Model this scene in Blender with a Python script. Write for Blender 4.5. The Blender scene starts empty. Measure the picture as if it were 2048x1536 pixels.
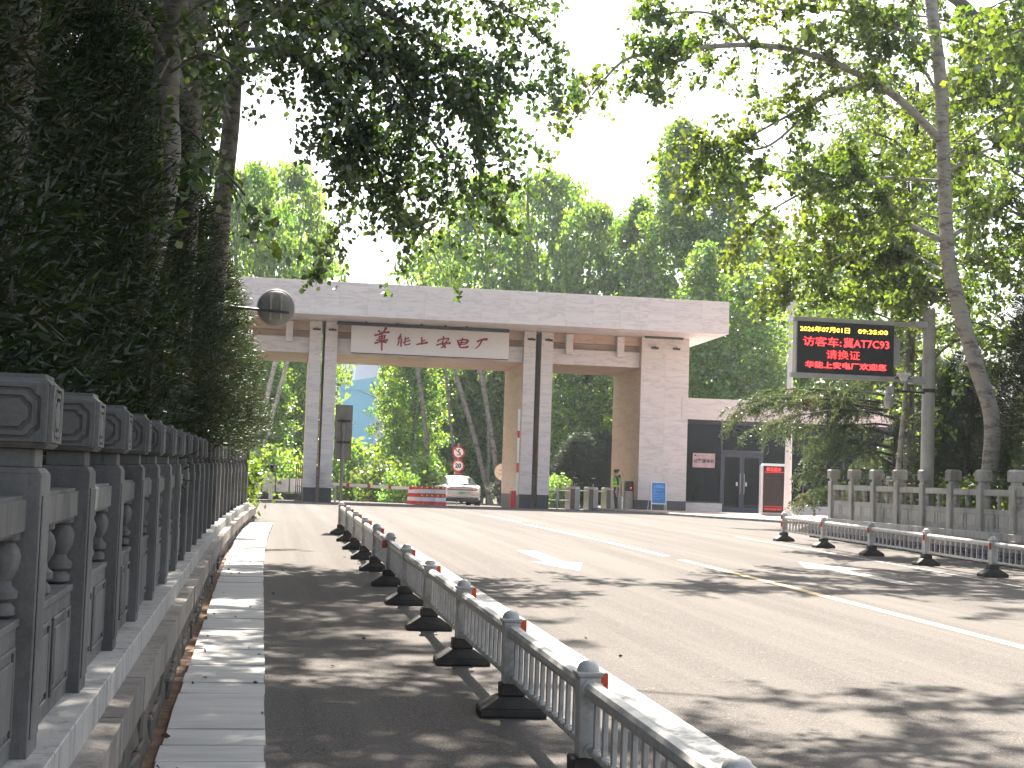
import bpy, bmesh, math, random
import numpy as np
from mathutils import Vector, Matrix
from math import sin, cos, pi, radians, sqrt

S = bpy.context.scene
COL = S.collection

# ------------------------------------------------------------------ camera
ROLL, YAW, PITCH = radians(1.9), radians(9.35), radians(3.95)
EYE = Vector((0, 0, 1.6))
FWD = Vector((sin(YAW)*cos(PITCH), cos(YAW)*cos(PITCH), sin(PITCH)))
_r0 = Vector((cos(YAW), -sin(YAW), 0)); _u0 = _r0.cross(FWD)
RIGHT = _r0*cos(ROLL) + _u0*sin(ROLL)
UP = _u0*cos(ROLL) - _r0*sin(ROLL)
cam_d = bpy.data.cameras.new('camera'); cam = bpy.data.objects.new('camera', cam_d); COL.objects.link(cam)
cam.matrix_world = Matrix(((RIGHT.x, UP.x, -FWD.x, EYE.x), (RIGHT.y, UP.y, -FWD.y, EYE.y), (RIGHT.z, UP.z, -FWD.z, EYE.z), (0, 0, 0, 1)))
cam_d.sensor_width = 36; cam_d.lens = 3000/2048*36; cam_d.clip_start = .1; cam_d.clip_end = 2000
S.camera = cam

# ------------------------------------------------------------------ sky, sun, exposure
SUN_AZ, SUN_EL = radians(8), radians(51)      # azimuth from +Y towards +X
w = bpy.data.worlds.new('World'); S.world = w; w.use_nodes = True
wn = w.node_tree.nodes; wl = w.node_tree.links
for n in list(wn): wn.remove(n)
wo = wn.new('ShaderNodeOutputWorld'); bg = wn.new('ShaderNodeBackground'); sky = wn.new('ShaderNodeTexSky')
sky.sky_type = 'NISHITA'; sky.sun_disc = False; sky.sun_elevation = SUN_EL; sky.sun_rotation = SUN_AZ
sky.dust_density = 3.5; sky.air_density = 1.1; sky.ozone_density = 1.0; sky.altitude = 100
bg.inputs[1].default_value = .07
hs = wn.new('ShaderNodeHueSaturation'); hs.inputs['Saturation'].default_value = .55     # a pale, dusty summer sky
wl.new(sky.outputs[0], hs.inputs['Color']); wl.new(hs.outputs[0], bg.inputs[0]); wl.new(bg.outputs[0], wo.inputs[0])
sun_d = bpy.data.lights.new('sun', 'SUN'); sun = bpy.data.objects.new('sun', sun_d); COL.objects.link(sun)
sun_d.energy = 5.0; sun_d.angle = radians(.53); sun_d.color = (1.0, .93, .82)
sdir = Vector((sin(SUN_AZ)*cos(SUN_EL), cos(SUN_AZ)*cos(SUN_EL), sin(SUN_EL)))
sun.rotation_euler = sdir.to_track_quat('Z', 'Y').to_euler(); sun.location = sdir*80
S.view_settings.view_transform = 'Standard'; S.view_settings.look = 'None'
S.view_settings.gamma = 1; S.view_settings.use_curve_mapping = False
S.view_settings.exposure = 2.28
S.cycles.max_bounces = 8; S.cycles.diffuse_bounces = 3; S.cycles.glossy_bounces = 3
S.cycles.transmission_bounces = 5; S.cycles.transparent_max_bounces = 8
S.cycles.caustics_reflective = False; S.cycles.caustics_refractive = False
S.cycles.sample_clamp_indirect = 6

def at(x, y, d):            # a point seen at photo pixel x, y at camera depth d
    return EYE + FWD*d + RIGHT*((x-1024)/3000*d) - UP*((y-768)/3000*d)

def gz(y):                  # height of the road: a ramp, a crest, then slightly down
    s = .0185
    if y < 28: return s*y
    if y < 58:
        t = (y-28)/30; return s*28 + s*30*(t - t*t/2)
    return s*43 - .008*(min(y, 130)-58)

# ------------------------------------------------------------------ mesh helpers
class MB:
    def __init__(s): s.v = []; s.f = []; s.mi = []
    def add(s, vs, fs, mi=0, M=None):
        o = len(s.v)
        s.v += [tuple(M @ Vector(p)) for p in vs] if M is not None else [tuple(p) for p in vs]
        for f in fs: s.f.append(tuple(i+o for i in f)); s.mi.append(mi)
        return s
    def box(s, x0, x1, y0, y1, z0, z1, mi=0, M=None):
        return s.add([(x0,y0,z0),(x1,y0,z0),(x1,y1,z0),(x0,y1,z0),(x0,y0,z1),(x1,y0,z1),(x1,y1,z1),(x0,y1,z1)],
              [(0,3,2,1),(4,5,6,7),(0,1,5,4),(1,2,6,5),(2,3,7,6),(3,0,4,7)], mi, M)
    def frustum(s, a0, b0, z0, a1, b1, z1, mi=0, M=None, c=(0,0)):
        cx, cy = c
        return s.add([(cx-a0,cy-b0,z0),(cx+a0,cy-b0,z0),(cx+a0,cy+b0,z0),(cx-a0,cy+b0,z0),(cx-a1,cy-b1,z1),(cx+a1,cy-b1,z1),(cx+a1,cy+b1,z1),(cx-a1,cy+b1,z1)],
              [(0,3,2,1),(4,5,6,7),(0,1,5,4),(1,2,6,5),(2,3,7,6),(3,0,4,7)], mi, M)
    def tube(s, pts, rad, n=8, mi=0, cap=True, M=None):
        pts = [Vector(p) for p in pts]
        if not hasattr(rad, '__len__'): rad = [rad]*len(pts)
        vs = []; fs = []; ref = None
        for i, p in enumerate(pts):
            a = pts[max(0, i-1)]; b = pts[min(len(pts)-1, i+1)]
            t = (b-a).normalized()
            if ref is None:
                ref = Vector((0,0,1)) if abs(t.z) < .9 else Vector((1,0,0))
            u = (ref - t*ref.dot(t))
            if u.length < 1e-4: u = Vector((1,.3,.2)); u -= t*u.dot(t)
            u.normalize(); ref = u; v = t.cross(u)
            for k in range(n):
                c = 2*pi*k/n; vs.append(p + (u*cos(c)+v*sin(c))*rad[i])
        for i in range(len(pts)-1):
            for k in range(n):
                k2 = (k+1) % n
                fs.append((i*n+k, i*n+k2, (i+1)*n+k2, (i+1)*n+k))
        if cap:
            fs.append(tuple(range(n-1, -1, -1))); fs.append(tuple((len(pts)-1)*n+k for k in range(n)))
        return s.add(vs, fs, mi, M)
    def lathe(s, prof, n=12, c=(0,0,0), mi=0, M=None):
        vs = []; fs = []
        for r, z in prof:
            for k in range(n): vs.append((c[0]+r*cos(2*pi*k/n), c[1]+r*sin(2*pi*k/n), c[2]+z))
        for i in range(len(prof)-1):
            for k in range(n):
                k2 = (k+1) % n; fs.append((i*n+k, i*n+k2, (i+1)*n+k2, (i+1)*n+k))
        fs.append(tuple(range(n-1, -1, -1))); fs.append(tuple((len(prof)-1)*n+k for k in range(n)))
        return s.add(vs, fs, mi, M)
    def prism(s, poly, a, b, axis='y', mi=0, M=None):   # poly in the two other axes, extruded from a to b along axis
        def P(p, t): return (p[0], t, p[1]) if axis == 'y' else ((t, p[0], p[1]) if axis == 'x' else (p[0], p[1], t))
        n = len(poly)
        vs = [P(p, a) for p in poly] + [P(p, b) for p in poly]
        fs = [tuple(range(n)), tuple(range(2*n-1, n-1, -1))] + [(i, n+i, n+(i+1) % n, (i+1) % n) for i in range(n)]
        return s.add(vs, fs, mi, M)
    def mesh(s, name, mats, smooth=False, bevel=0, seg=1):
        me = bpy.data.meshes.new(name); me.from_pydata(s.v, [], s.f)
        for m in (mats if isinstance(mats, (list, tuple)) else [mats]): me.materials.append(m)
        me.polygons.foreach_set('material_index', s.mi)
        bm = bmesh.new(); bm.from_mesh(me)
        bmesh.ops.recalc_face_normals(bm, faces=bm.faces)
        if bevel:
            es = [e for e in bm.edges if len(e.link_faces) == 2 and e.calc_face_angle(0) > .5]
            bmesh.ops.bevel(bm, geom=es, offset=bevel, segments=seg, affect='EDGES', clamp_overlap=True)
        bm.to_mesh(me); bm.free()
        if smooth:
            me.polygons.foreach_set('use_smooth', [True]*len(me.polygons))
            try: me.set_sharp_from_angle(angle=radians(40))
            except Exception: pass
        return me
    def build(s, name, mats, parent=None, smooth=False, bevel=0, seg=1, loc=None):
        return ob(name, s.mesh(name, mats, smooth, bevel, seg), parent, loc)

def ob(name, data, parent=None, loc=None, rot=None, scale=None):
    o = bpy.data.objects.new(name, data); COL.objects.link(o)
    if parent is not None: o.parent = parent
    if loc is not None: o.location = loc
    if rot is not None: o.rotation_euler = rot if hasattr(rot, '__len__') else (0, 0, rot)
    if scale is not None: o.scale = scale
    return o
def tag(o, label=None, cat=None, group=None, kind=None):
    if label: o['label'] = label
    if cat: o['category'] = cat
    if group: o['group'] = group
    if kind: o['kind'] = kind
    return o
def thing(name, label, cat, loc=(0,0,0), rot=0, group=None):
    return tag(ob(name, None, None, loc, rot), label, cat, group)
def mesh_np(name, V, F, mats, smooth=False, mi=None):
    V = np.ascontiguousarray(V, np.float32); n, k = F.shape
    me = bpy.data.meshes.new(name)
    me.vertices.add(len(V)); me.vertices.foreach_set('co', V.ravel())
    me.loops.add(n*k); me.loops.foreach_set('vertex_index', np.ascontiguousarray(F, np.int32).ravel())
    me.polygons.add(n); me.polygons.foreach_set('loop_start', np.arange(0, n*k, k, dtype=np.int32))
    for m in (mats if isinstance(mats, (list, tuple)) else [mats]): me.materials.append(m)
    if mi is not None: me.polygons.foreach_set('material_index', np.ascontiguousarray(mi, np.int32))
    if smooth: me.polygons.foreach_set('use_smooth', np.ones(n, bool))
    me.update(calc_edges=True); me.validate()
    return me

# ------------------------------------------------------------------ materials
class NT:
    def __init__(s, name):
        s.m = bpy.data.materials.new(name); s.m.use_nodes = True
        s.n = s.m.node_tree.nodes; s.l = s.m.node_tree.links
        for x in list(s.n): s.n.remove(x)
        s.out = s.n.new('ShaderNodeOutputMaterial')
    def new(s, t, **kw):
        x = s.n.new(t)
        for k, v in kw.items(): setattr(x, k, v)
        return x
    def setv(s, x, **kw):
        for k, v in kw.items(): x.inputs[k.replace('_', ' ')].default_value = v
        return x
    def link(s, a, b): s.l.new(a, b)
    def pos(s, scale=(1,1,1), obj=False):
        if obj: src = s.new('ShaderNodeTexCoord').outputs['Object']
        else: src = s.new('ShaderNodeNewGeometry').outputs['Position']
        m = s.new('ShaderNodeMapping'); m.inputs['Scale'].default_value = scale
        s.link(src, m.inputs[0]); return m.outputs[0]
    def noise(s, vec, scale=5, detail=4, rough=.6, dist=0):
        t = s.new('ShaderNodeTexNoise'); t.inputs['Scale'].default_value = scale; t.inputs['Detail'].default_value = detail
        t.inputs['Roughness'].default_value = rough; t.inputs['Distortion'].default_value = dist
        s.link(vec, t.inputs['Vector']); return t.outputs['Fac']
    def ramp(s, fac, stops):
        r = s.new('ShaderNodeValToRGB'); e = r.color_ramp.elements
        while len(e) < len(stops): e.new(.5)
        for i, (p, c) in enumerate(stops): e[i].position = p; e[i].color = (*c, 1) if len(c) == 3 else c
        s.link(fac, r.inputs[0]); return r.outputs[0]
    def mix(s, fac, a, b, mode='MIX'):
        x = s.new('ShaderNodeMix'); x.data_type = 'RGBA'; x.blend_type = mode
        for i, v in ((0, fac), (6, a), (7, b)):
            if isinstance(v, (int, float)): x.inputs[i].default_value = v
            elif isinstance(v, tuple): x.inputs[i].default_value = (*v, 1) if len(v) == 3 else v
            else: s.link(v, x.inputs[i])
        return x.outputs[2]
    def bump(s, h, strength=.3, dist=.01):
        b = s.new('ShaderNodeBump'); b.inputs['Strength'].default_value = strength; b.inputs['Distance'].default_value = dist
        s.link(h, b.inputs['Height']); return b.outputs[0]
    def principled(s, col, rough=.6, spec=.5, metal=0, normal=None):
        p = s.new('ShaderNodeBsdfPrincipled')
        if isinstance(col, tuple): p.inputs['Base Color'].default_value = (*col, 1)
        else: s.link(col, p.inputs['Base Color'])
        if isinstance(rough, (int, float)): p.inputs['Roughness'].default_value = rough
        else: s.link(rough, p.inputs['Roughness'])
        p.inputs['Specular IOR Level'].default_value = spec; p.inputs['Metallic'].default_value = metal
        if normal is not None: s.link(normal, p.inputs['Normal'])
        s.link(p.outputs[0], s.out.inputs[0]); return p

def mk(name, col, rough=.6, spec=.4, metal=0, var=.18, scale=6, bump=0, bscale=60, vec=(1,1,1), dirt=None, dscale=3, damt=.6):
    t = NT(name); p = t.pos(vec)
    lo = tuple(c*(1-var) for c in col); hi = tuple(min(1, c*(1+var)) for c in col)
    c = t.ramp(t.noise(p, scale, 5), [(.3, lo), (.7, hi)])
    if dirt:
        f = t.ramp(t.noise(p, dscale, 6, .7), [(.5, (0,0,0)), (.72, (damt,)*3)])
        c = t.mix(f, c, dirt)
    nb = t.bump(t.noise(t.pos(), bscale, 4), bump, .01) if bump else None
    t.principled(c, rough, spec, metal, nb)
    return t.m
def emit(name, col, strength):
    t = NT(name); e = t.new('ShaderNodeEmission'); e.inputs[0].default_value = (*col, 1); e.inputs[1].default_value = strength
    t.link(e.outputs[0], t.out.inputs[0]); return t.m

def make_asphalt():
    t = NT('asphalt'); p = t.pos()
    agg = t.noise(p, 95, 3, .7)
    big = t.noise(p, .55, 5, .6)
    c = t.ramp(agg, [(.32, (.040,.036,.035)), (.5, (.108,.099,.094)), (.7, (.28,.258,.242))])
    mid = t.noise(p, 28, 4, .75)
    c = t.mix(t.ramp(mid, [(.42, (.5,.5,.5)), (.6, (0,0,0))]), c, (.065,.060,.057))
    c = t.mix(t.ramp(big, [(.3, (.25,.25,.25)), (.7, (0,0,0))]), c, (.08,.073,.069))
    lane = t.noise(t.pos((2.2, .05, 1)), 1.0, 3)
    c = t.mix(t.ramp(lane, [(.42, (0,0,0)), (.66, (.5,.5,.5))]), c, (.155,.142,.132))
    h = t.noise(p, 130, 2, .6)
    t.principled(c, .95, .06, 0, t.bump(h, .5, .005)); return t.m
def make_marble(name, base, vein, amt=1.0):
    t = NT(name)
    ri = t.new('ShaderNodeObjectInfo').outputs['Random']
    cmb = t.new('ShaderNodeCombineXYZ')
    mul = t.new('ShaderNodeMath', operation='MULTIPLY'); t.link(ri, mul.inputs[0]); mul.inputs[1].default_value = 37.0
    for i in range(3): t.link(mul.outputs[0], cmb.inputs[i])
    add = t.new('ShaderNodeVectorMath', operation='ADD'); t.link(t.pos((.55, .55, 3.4)), add.inputs[0]); t.link(cmb.outputs[0], add.inputs[1])
    v = add.outputs[0]
    n1 = t.noise(v, 1.5, 7, .62, .9)
    n2 = t.noise(v, 5.0, 4, .6, .4)
    c = t.ramp(n1, [(.36, base), (.52, tuple(b*.93 for b in base)), (.56, vein), (.61, tuple(b*.95 for b in base)), (.8, tuple(min(1, b*1.04) for b in base))])
    c = t.mix(t.ramp(n2, [(.5, (0,0,0)), (.75, (.35*amt,)*3)]), c, vein)
    tone = t.new('ShaderNodeMapRange'); t.link(ri, tone.inputs[0]); tone.inputs[3].default_value = .975; tone.inputs[4].default_value = 1.02
    hsv = t.new('ShaderNodeHueSaturation'); t.link(c, hsv.inputs['Color']); t.link(tone.outputs[0], hsv.inputs['Value'])
    t.principled(hsv.outputs[0], .42, .35); return t.m
def make_stone(name, base, dark, streak=False):
    t = NT(name)
    ri = t.new('ShaderNodeObjectInfo').outputs['Random']
    p = t.pos((1,1,.25) if streak else (1,1,.6))
    c = t.ramp(t.noise(p, 2.4, 7, .68), [(.3, dark), (.5, base), (.75, tuple(b*1.18 for b in base))])
    c = t.mix(t.ramp(t.noise(t.pos((3,3,.35)), 3.5, 6, .75), [(.52, (0,0,0)), (.7, (.75,)*3)]), c, tuple(d*.55 for d in dark))
    c = t.mix(t.ramp(t.noise(t.pos(), 60, 3), [(.35, (.25,)*3), (.6, (0,0,0))]), c, dark)
    tone = t.new('ShaderNodeMapRange'); t.link(ri, tone.inputs[0]); tone.inputs[3].default_value = .86; tone.inputs[4].default_value = 1.1
    hsv = t.new('ShaderNodeHueSaturation'); t.link(c, hsv.inputs['Color']); t.link(tone.outputs[0], hsv.inputs['Value'])
    t.principled(hsv.outputs[0], .8, .25, 0, t.bump(t.noise(t.pos(), 45, 5, .7), .35, .008)); return t.m
def make_leaf(name, col, trans, hue=.03, val=.45, fac=.45, gloss=.10, dry=None):
    t = NT(name)
    rnd = t.new('ShaderNodeNewGeometry').outputs['Random Per Island']
    big = t.noise(t.pos(), .55, 3)
    def jit(c):
        h = t.new('ShaderNodeHueSaturation'); h.inputs['Color'].default_value = (*c, 1)
        m1 = t.new('ShaderNodeMapRange'); t.link(rnd, m1.inputs[0]); m1.inputs[3].default_value = 1-val; m1.inputs[4].default_value = 1+val
        m2 = t.new('ShaderNodeMapRange'); t.link(big, m2.inputs[0]); m2.inputs[1].default_value = .3; m2.inputs[2].default_value = .7
        m2.inputs[3].default_value = .5-hue; m2.inputs[4].default_value = .5+hue
        t.link(m1.outputs[0], h.inputs['Value']); t.link(m2.outputs[0], h.inputs['Hue']); return h.outputs[0]
    c1, c2 = jit(col), jit(trans)
    if dry:
        f = t.ramp(t.noise(t.pos(), 1.3, 4), [(.56, (0,0,0)), (.68, (.8,)*3)])
        c1 = t.mix(f, c1, dry); c2 = t.mix(f, c2, dry)
    d = t.new('ShaderNodeBsdfDiffuse'); t.link(c1, d.inputs[0])
    tr = t.new('ShaderNodeBsdfTranslucent'); t.link(c2, tr.inputs[0])
    g = t.new('ShaderNodeBsdfGlossy'); g.inputs['Roughness'].default_value = .38; g.inputs[0].default_value = (.8,.85,.8,1)
    m = t.new('ShaderNodeMixShader'); m.inputs[0].default_value = fac
    t.link(d.outputs[0], m.inputs[1]); t.link(tr.outputs[0], m.inputs[2])
    m2 = t.new('ShaderNodeMixShader'); m2.inputs[0].default_value = gloss
    t.link(m.outputs[0], m2.inputs[1]); t.link(g.outputs[0], m2.inputs[2]); t.link(m2.outputs[0], t.out.inputs[0])
    return t.m
def make_bark(name, base, dark, band=True):
    t = NT(name)
    p = t.pos((1,1,2.2) if band else (4,4,.7))
    c = t.ramp(t.noise(p, 3.2, 6, .7), [(.36, dark), (.5, base), (.75, tuple(b*1.15 for b in base))])
    if band:
        c = t.mix(t.ramp(t.noise(t.pos((1.5,1.5,9)), 2.2, 5, .7, .6), [(.58, (0,0,0)), (.66, (.85,)*3)]), c, tuple(d*.35 for d in dark))
    t.principled(c, .85, .2, 0, t.bump(t.noise(p, 9, 5, .7), .7, .03)); return t.m
def make_glass(name, tint, rough=.02, gl=.12):
    t = NT(name)
    tr = t.new('ShaderNodeBsdfTransparent'); tr.inputs[0].default_value = (*tint, 1)
    g = t.new('ShaderNodeBsdfGlossy'); g.inputs['Roughness'].default_value = rough; g.inputs[0].default_value = (.85,.9,1,1)
    lw = t.new('ShaderNodeLayerWeight'); lw.inputs[0].default_value = .12
    mr = t.new('ShaderNodeMapRange'); t.link(lw.outputs['Fresnel'], mr.inputs[0]); mr.inputs[3].default_value = gl; mr.inputs[4].default_value = .6
    m = t.new('ShaderNodeMixShader'); t.link(mr.outputs[0], m.inputs[0]); t.link(tr.outputs[0], m.inputs[1]); t.link(g.outputs[0], m.inputs[2])
    t.link(m.outputs[0], t.out.inputs[0]); return t.m

M = {}
M['asphalt'] = make_asphalt()
M['marble'] = make_marble('white_marble', (.75,.685,.665), (.56,.52,.515))
M['tan'] = make_marble('warm_bounce_marble', (.60,.42,.32), (.44,.30,.23), .6)  # same marble, warm bounce light on reveals and undersides put into the colour
M['mortar'] = mk('joint', (.55,.50,.47), .9)
M['plinth'] = mk('dark_granite', (.035,.04,.055), .35, .5, scale=30)
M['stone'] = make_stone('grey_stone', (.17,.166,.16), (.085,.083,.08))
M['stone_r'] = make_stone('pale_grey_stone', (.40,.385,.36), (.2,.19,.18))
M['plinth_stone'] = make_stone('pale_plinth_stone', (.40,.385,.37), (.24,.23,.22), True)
M['coping'] = make_stone('weathered_concrete', (.25,.225,.205), (.11,.095,.085), True)
M['rubble'] = make_stone('dark_rubble', (.13,.115,.10), (.04,.036,.033), True)
M['rubble_core'] = mk('rubble_mortar', (.06,.055,.05), .95)
M['slab'] = mk('pale_concrete_slab', (.46,.45,.44), .8, .25, var=.12, scale=2.5, bump=.25, bscale=70, vec=(.5,3,1), dirt=(.24,.23,.22), dscale=2.2, damt=.45)
M['dirt'] = mk('reddish_dirt', (.20,.135,.10), .95, .1, var=.4, scale=9, bump=.8, bscale=40, dirt=(.07,.055,.04), dscale=6)
M['soil'] = mk('soil', (.09,.075,.05), .95, .1, var=.4, scale=4, bump=.6, bscale=20, dirt=(.05,.07,.025), dscale=1.5)
M['white_paint'] = mk('road_paint_white', (.60,.585,.56), .8, .15, var=.2, scale=14, dirt=(.14,.13,.12), dscale=22, damt=.95)
M['yellow_paint'] = mk('road_paint_yellow', (.60,.46,.27), .8, .15, var=.2, scale=14, dirt=(.16,.13,.11), dscale=20, damt=.95)
M['worn_paint'] = mk('worn_paint', (.38,.36,.34), .85, .1, var=.25, scale=12, dirt=(.13,.12,.11), dscale=18, damt=.95)
M['pink_tile'] = mk('pink_paving', (.42,.30,.26), .8, .3, var=.2, scale=4)
M['rail'] = mk('railing_white_grey', (.47,.465,.45), .4, .5, var=.14, scale=10, dirt=(.17,.15,.13), dscale=11, damt=.7)
M['rail_blue'] = mk('railing_blue', (.02,.035,.14), .4, .5)
M['reflector'] = mk('red_reflector', (.55,.07,.02), .3, .5)
M['rubber'] = mk('black_rubber_base', (.035,.032,.03), .7, .4, var=.4, scale=8, bump=.3, bscale=60, dirt=(.12,.085,.06), dscale=5)
M['steel'] = mk('grey_steel', (.42,.42,.42), .4, .5, metal=.3, var=.1)
M['pole'] = mk('galvanised_pole', (.40,.39,.37), .55, .4, metal=.1, var=.12, scale=4, dirt=(.22,.2,.18), dscale=3)
M['sign_back'] = mk('sign_back_grey', (.21,.205,.195), .6, .4, var=.15)
M['dark_metal'] = mk('dark_metal', (.03,.03,.035), .5, .5)
M['white_metal'] = mk('white_metal', (.74,.73,.74), .35, .5, var=.06)
M['screen'] = mk('black_screen', (.012,.012,.014), .35, .4, var=.1, scale=200)
M['screen_red'] = mk('dark_red_screen', (.020,.012,.012), .35, .4)
M['led_red'] = emit('led_red', (1,.035,.035), 1.3)
M['led_yellow'] = emit('led_yellow', (1,.62,.06), 1.1)
M['led_dim'] = emit('led_dim_red', (.8,.03,.04), .55)
M['red'] = mk('red_plastic', (.55,.025,.025), .4, .5, var=.1)
M['white_band'] = mk('white_band', (.75,.73,.76), .4, .5, var=.06)
M['red_letter'] = mk('red_lettering', (.27,.012,.018), .45, .4, var=.1)
M['board'] = mk('white_board', (.80,.765,.76), .5, .4, var=.03)
M['frame_blue'] = mk('dark_blue_frame', (.05,.055,.09), .4, .5)
M['glass'] = make_glass('tinted_glass', (.22,.25,.30), gl=.03)
M['glass_clear'] = make_glass('clear_glass', (.75,.78,.8))
M['room'] = mk('room_wall', (.07,.06,.05), .9)
M['pink_board'] = mk('pink_notice', (.60,.42,.43), .6)
M['black_print'] = mk('black_print', (.015,.015,.02), .6)
M['blue_board'] = mk('blue_notice', (.01,.19,.55), .4)
M['pale_blue_print'] = mk('pale_blue_print', (.25,.5,.85), .5)
M['bronze'] = mk('bronze_gate', (.16,.115,.09), .4, .5, metal=.4, var=.15)
M['stainless'] = mk('stainless', (.55,.54,.52), .3, .5, metal=.7, var=.12)
M['car'] = mk('silver_paint', (.62,.58,.56), .22, .6, metal=.5, var=.04)
M['car_glass'] = mk('car_glass', (.03,.035,.04), .06, .8)
M['tail'] = mk('tail_lamp', (.25,.05,.05), .15, .6)
M['tyre'] = mk('tyre', (.02,.02,.02), .8)
M['plate'] = mk('green_plate', (.25,.55,.48), .4)
M['skin'] = mk('skin', (.42,.24,.17), .6)
M['uniform'] = mk('black_uniform', (.015,.016,.022), .8)
M['vest'] = mk('green_vest', (.12,.55,.04), .7)
M['hivis'] = mk('yellow_band', (.7,.95,.07), .5)
M['sign_red'] = mk('sign_red', (.55,.03,.05), .4)
M['sign_white'] = mk('sign_white', (.78,.76,.74), .4)
M['sign_blue'] = mk('sign_blue', (.03,.12,.5), .4)
M['cream'] = mk('cream_sign', (.75,.58,.40), .4)
M['tower_blue'] = mk('pale_blue_cladding', (.16,.42,.58), .6, var=.05, scale=.3)
M['tower_white'] = mk('pale_lavender_cladding', (.52,.52,.60), .6, var=.05, scale=.3)
M['frost'] = mk('printed_panel', (.62,.63,.64), .35, .5, var=.22, scale=4)
M['bark'] = make_bark('poplar_bark', (.21,.20,.185), (.08,.072,.065))
M['bark_dark'] = make_bark('dark_bark', (.13,.115,.10), (.04,.035,.03), False)
M['bark_pale'] = make_bark('pale_bark', (.40,.37,.34), (.18,.16,.14))
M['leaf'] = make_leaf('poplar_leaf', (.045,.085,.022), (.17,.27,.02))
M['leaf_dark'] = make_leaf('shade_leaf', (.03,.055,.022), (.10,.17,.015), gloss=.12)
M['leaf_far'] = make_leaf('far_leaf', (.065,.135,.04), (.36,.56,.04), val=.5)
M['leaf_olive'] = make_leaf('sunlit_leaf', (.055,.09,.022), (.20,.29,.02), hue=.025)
M['conifer'] = make_leaf('juniper_spray', (.012,.022,.010), (.045,.07,.012), val=.5, fac=.3, gloss=.05, dry=(.075,.05,.022))
M['cedar'] = make_leaf('cedar_needle', (.055,.085,.045), (.14,.19,.05), val=.45, fac=.4, gloss=.06, dry=(.17,.12,.05))

# ------------------------------------------------------------------ lettering
_ct = [0]
def text_mesh(txt, size, mat, name, parent, loc, rot, depth=.004, sx=1.0, align='CENTER', offset=0):
    cu = bpy.data.curves.new(name, 'FONT'); cu.body = txt; cu.size = size; cu.align_x = align; cu.align_y = 'CENTER'
    cu.extrude = depth; cu.offset = offset; cu.resolution_u = 2
    tmp = bpy.data.objects.new('tmp_text', cu); COL.objects.link(tmp)
    dg = bpy.context.evaluated_depsgraph_get(); dg.update()
    me = bpy.data.meshes.new_from_object(tmp.evaluated_get(dg))
    bpy.data.objects.remove(tmp); bpy.data.curves.remove(cu)
    me.materials.clear(); me.materials.append(mat)
    return ob(name, me, parent, loc, rot, (sx, 1, 1))

# ------------------------------------------------------------------ the setting
def XL(y): return -.667 + (.00125*(y-17)**2 if y > 17 else 0)      # face of the near balustrade's posts
def FL(y): return .67 + .0118*y                                    # top of its plinth
def FR(y): return 1.09 + .008*(y-30)                               # top of the far balustrade's plinth
def SR(y): return .08 + (.0011*(y-19)**2 if y > 19 else 0)         # kerb side of the slab walk

def terrain(x, y):
    if y < 37:
        if x < -.9: return FL(y) - .10 - .02*min(10, -x)*0
        if x > 13.7: return FR(y) - .12
    return gz(y) - .10
xs = [-300, -80, -30, -12, -5, -2, -.97, -.86, 2, 6, 10, 13.62, 13.74, 16, 22, 35, 80, 300]
ys = list(range(-40, 60, 2)) + list(range(60, 131, 10)) + [200, 320, 600]
V = [(x, y, terrain(x, y)) for y in ys for x in xs]
nx = len(xs); F = [(j*nx+i, j*nx+i+1, (j+1)*nx+i+1, (j+1)*nx+i) for j in range(len(ys)-1) for i in range(nx-1)]
g = MB(); g.v = V; g.f = F; g.mi = [0]*len(F); tag(g.build('ground', M['soil']), kind='structure')

g = MB()
ry = [-8 + i for i in range(45)]
V = []; F = []
for y in ry:
    for x in (-.06, 3, 7, 10, 13.33): V.append((x + (SR(y)-.12 if x < 0 else 0)*1, y, gz(y)))
for j in range(len(ry)-1):
    for i in range(4): F.append((j*5+i, j*5+i+1, j*5+i+6, j*5+i+5))
o0 = len(V); wy = [36.0] + list(range(38, 131, 2)); wx = [-25, -8, 3, 14, 26, 45]
wy[0] = 34.0
for y in wy:
    for x in wx: V.append((x, y, gz(y) - .004))
n = len(wx)
for j in range(len(wy)-1):
    for i in range(n-1):
        if wy[j+1] <= 38 and (i == 0 or i >= 4): continue
        F.append((o0+j*n+i, o0+j*n+i+1, o0+(j+1)*n+i+1, o0+(j+1)*n+i))
g.v = V; g.f = F; g.mi = [0]*len(F); road = tag(g.build('road', M['asphalt']), kind='structure')

def strip(name, mat, pts, width, dz, label=None):    # painted line along pts (x, y)
    m = MB(); vs = []; fs = []
    for x, y in pts: vs += [(x-width/2, y, gz(y)+dz), (x+width/2, y, gz(y)+dz)]
    for i in range(len(pts)-1): fs.append((2*i, 2*i+1, 2*i+3, 2*i+2))
    return m.add(vs, fs).build(name, mat, road)
strip('centre_line', M['yellow_paint'], [(7.2 - (.0012*(y-18)**2 if y > 18 else 0), y) for y in np.arange(-4, 25.6, 1.0)], .15, .004)
strip('centre_line', M['white_paint'], [(7.2 - .0012*(y-18)**2, y) for y in np.arange(25.9, 38, 1.0)], .15, .004)  # far stretch of the yellow line, sunlit glare painted in as white
strip('edge_line', M['white_paint'], [(2.585, y) for y in np.arange(-4, 27.5, 1.0)], .20, .004)
strip('edge_line', M['worn_paint'], [(11.15 - .01*max(0, y-24), y) for y in np.arange(2, 34.5, 1.0)], .09, .004)
strip('lane_line', M['white_paint'], [(6.9 - .02*(y-37), y) for y in np.arange(39.5, 45, 1.0)], .13, .004)
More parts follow.
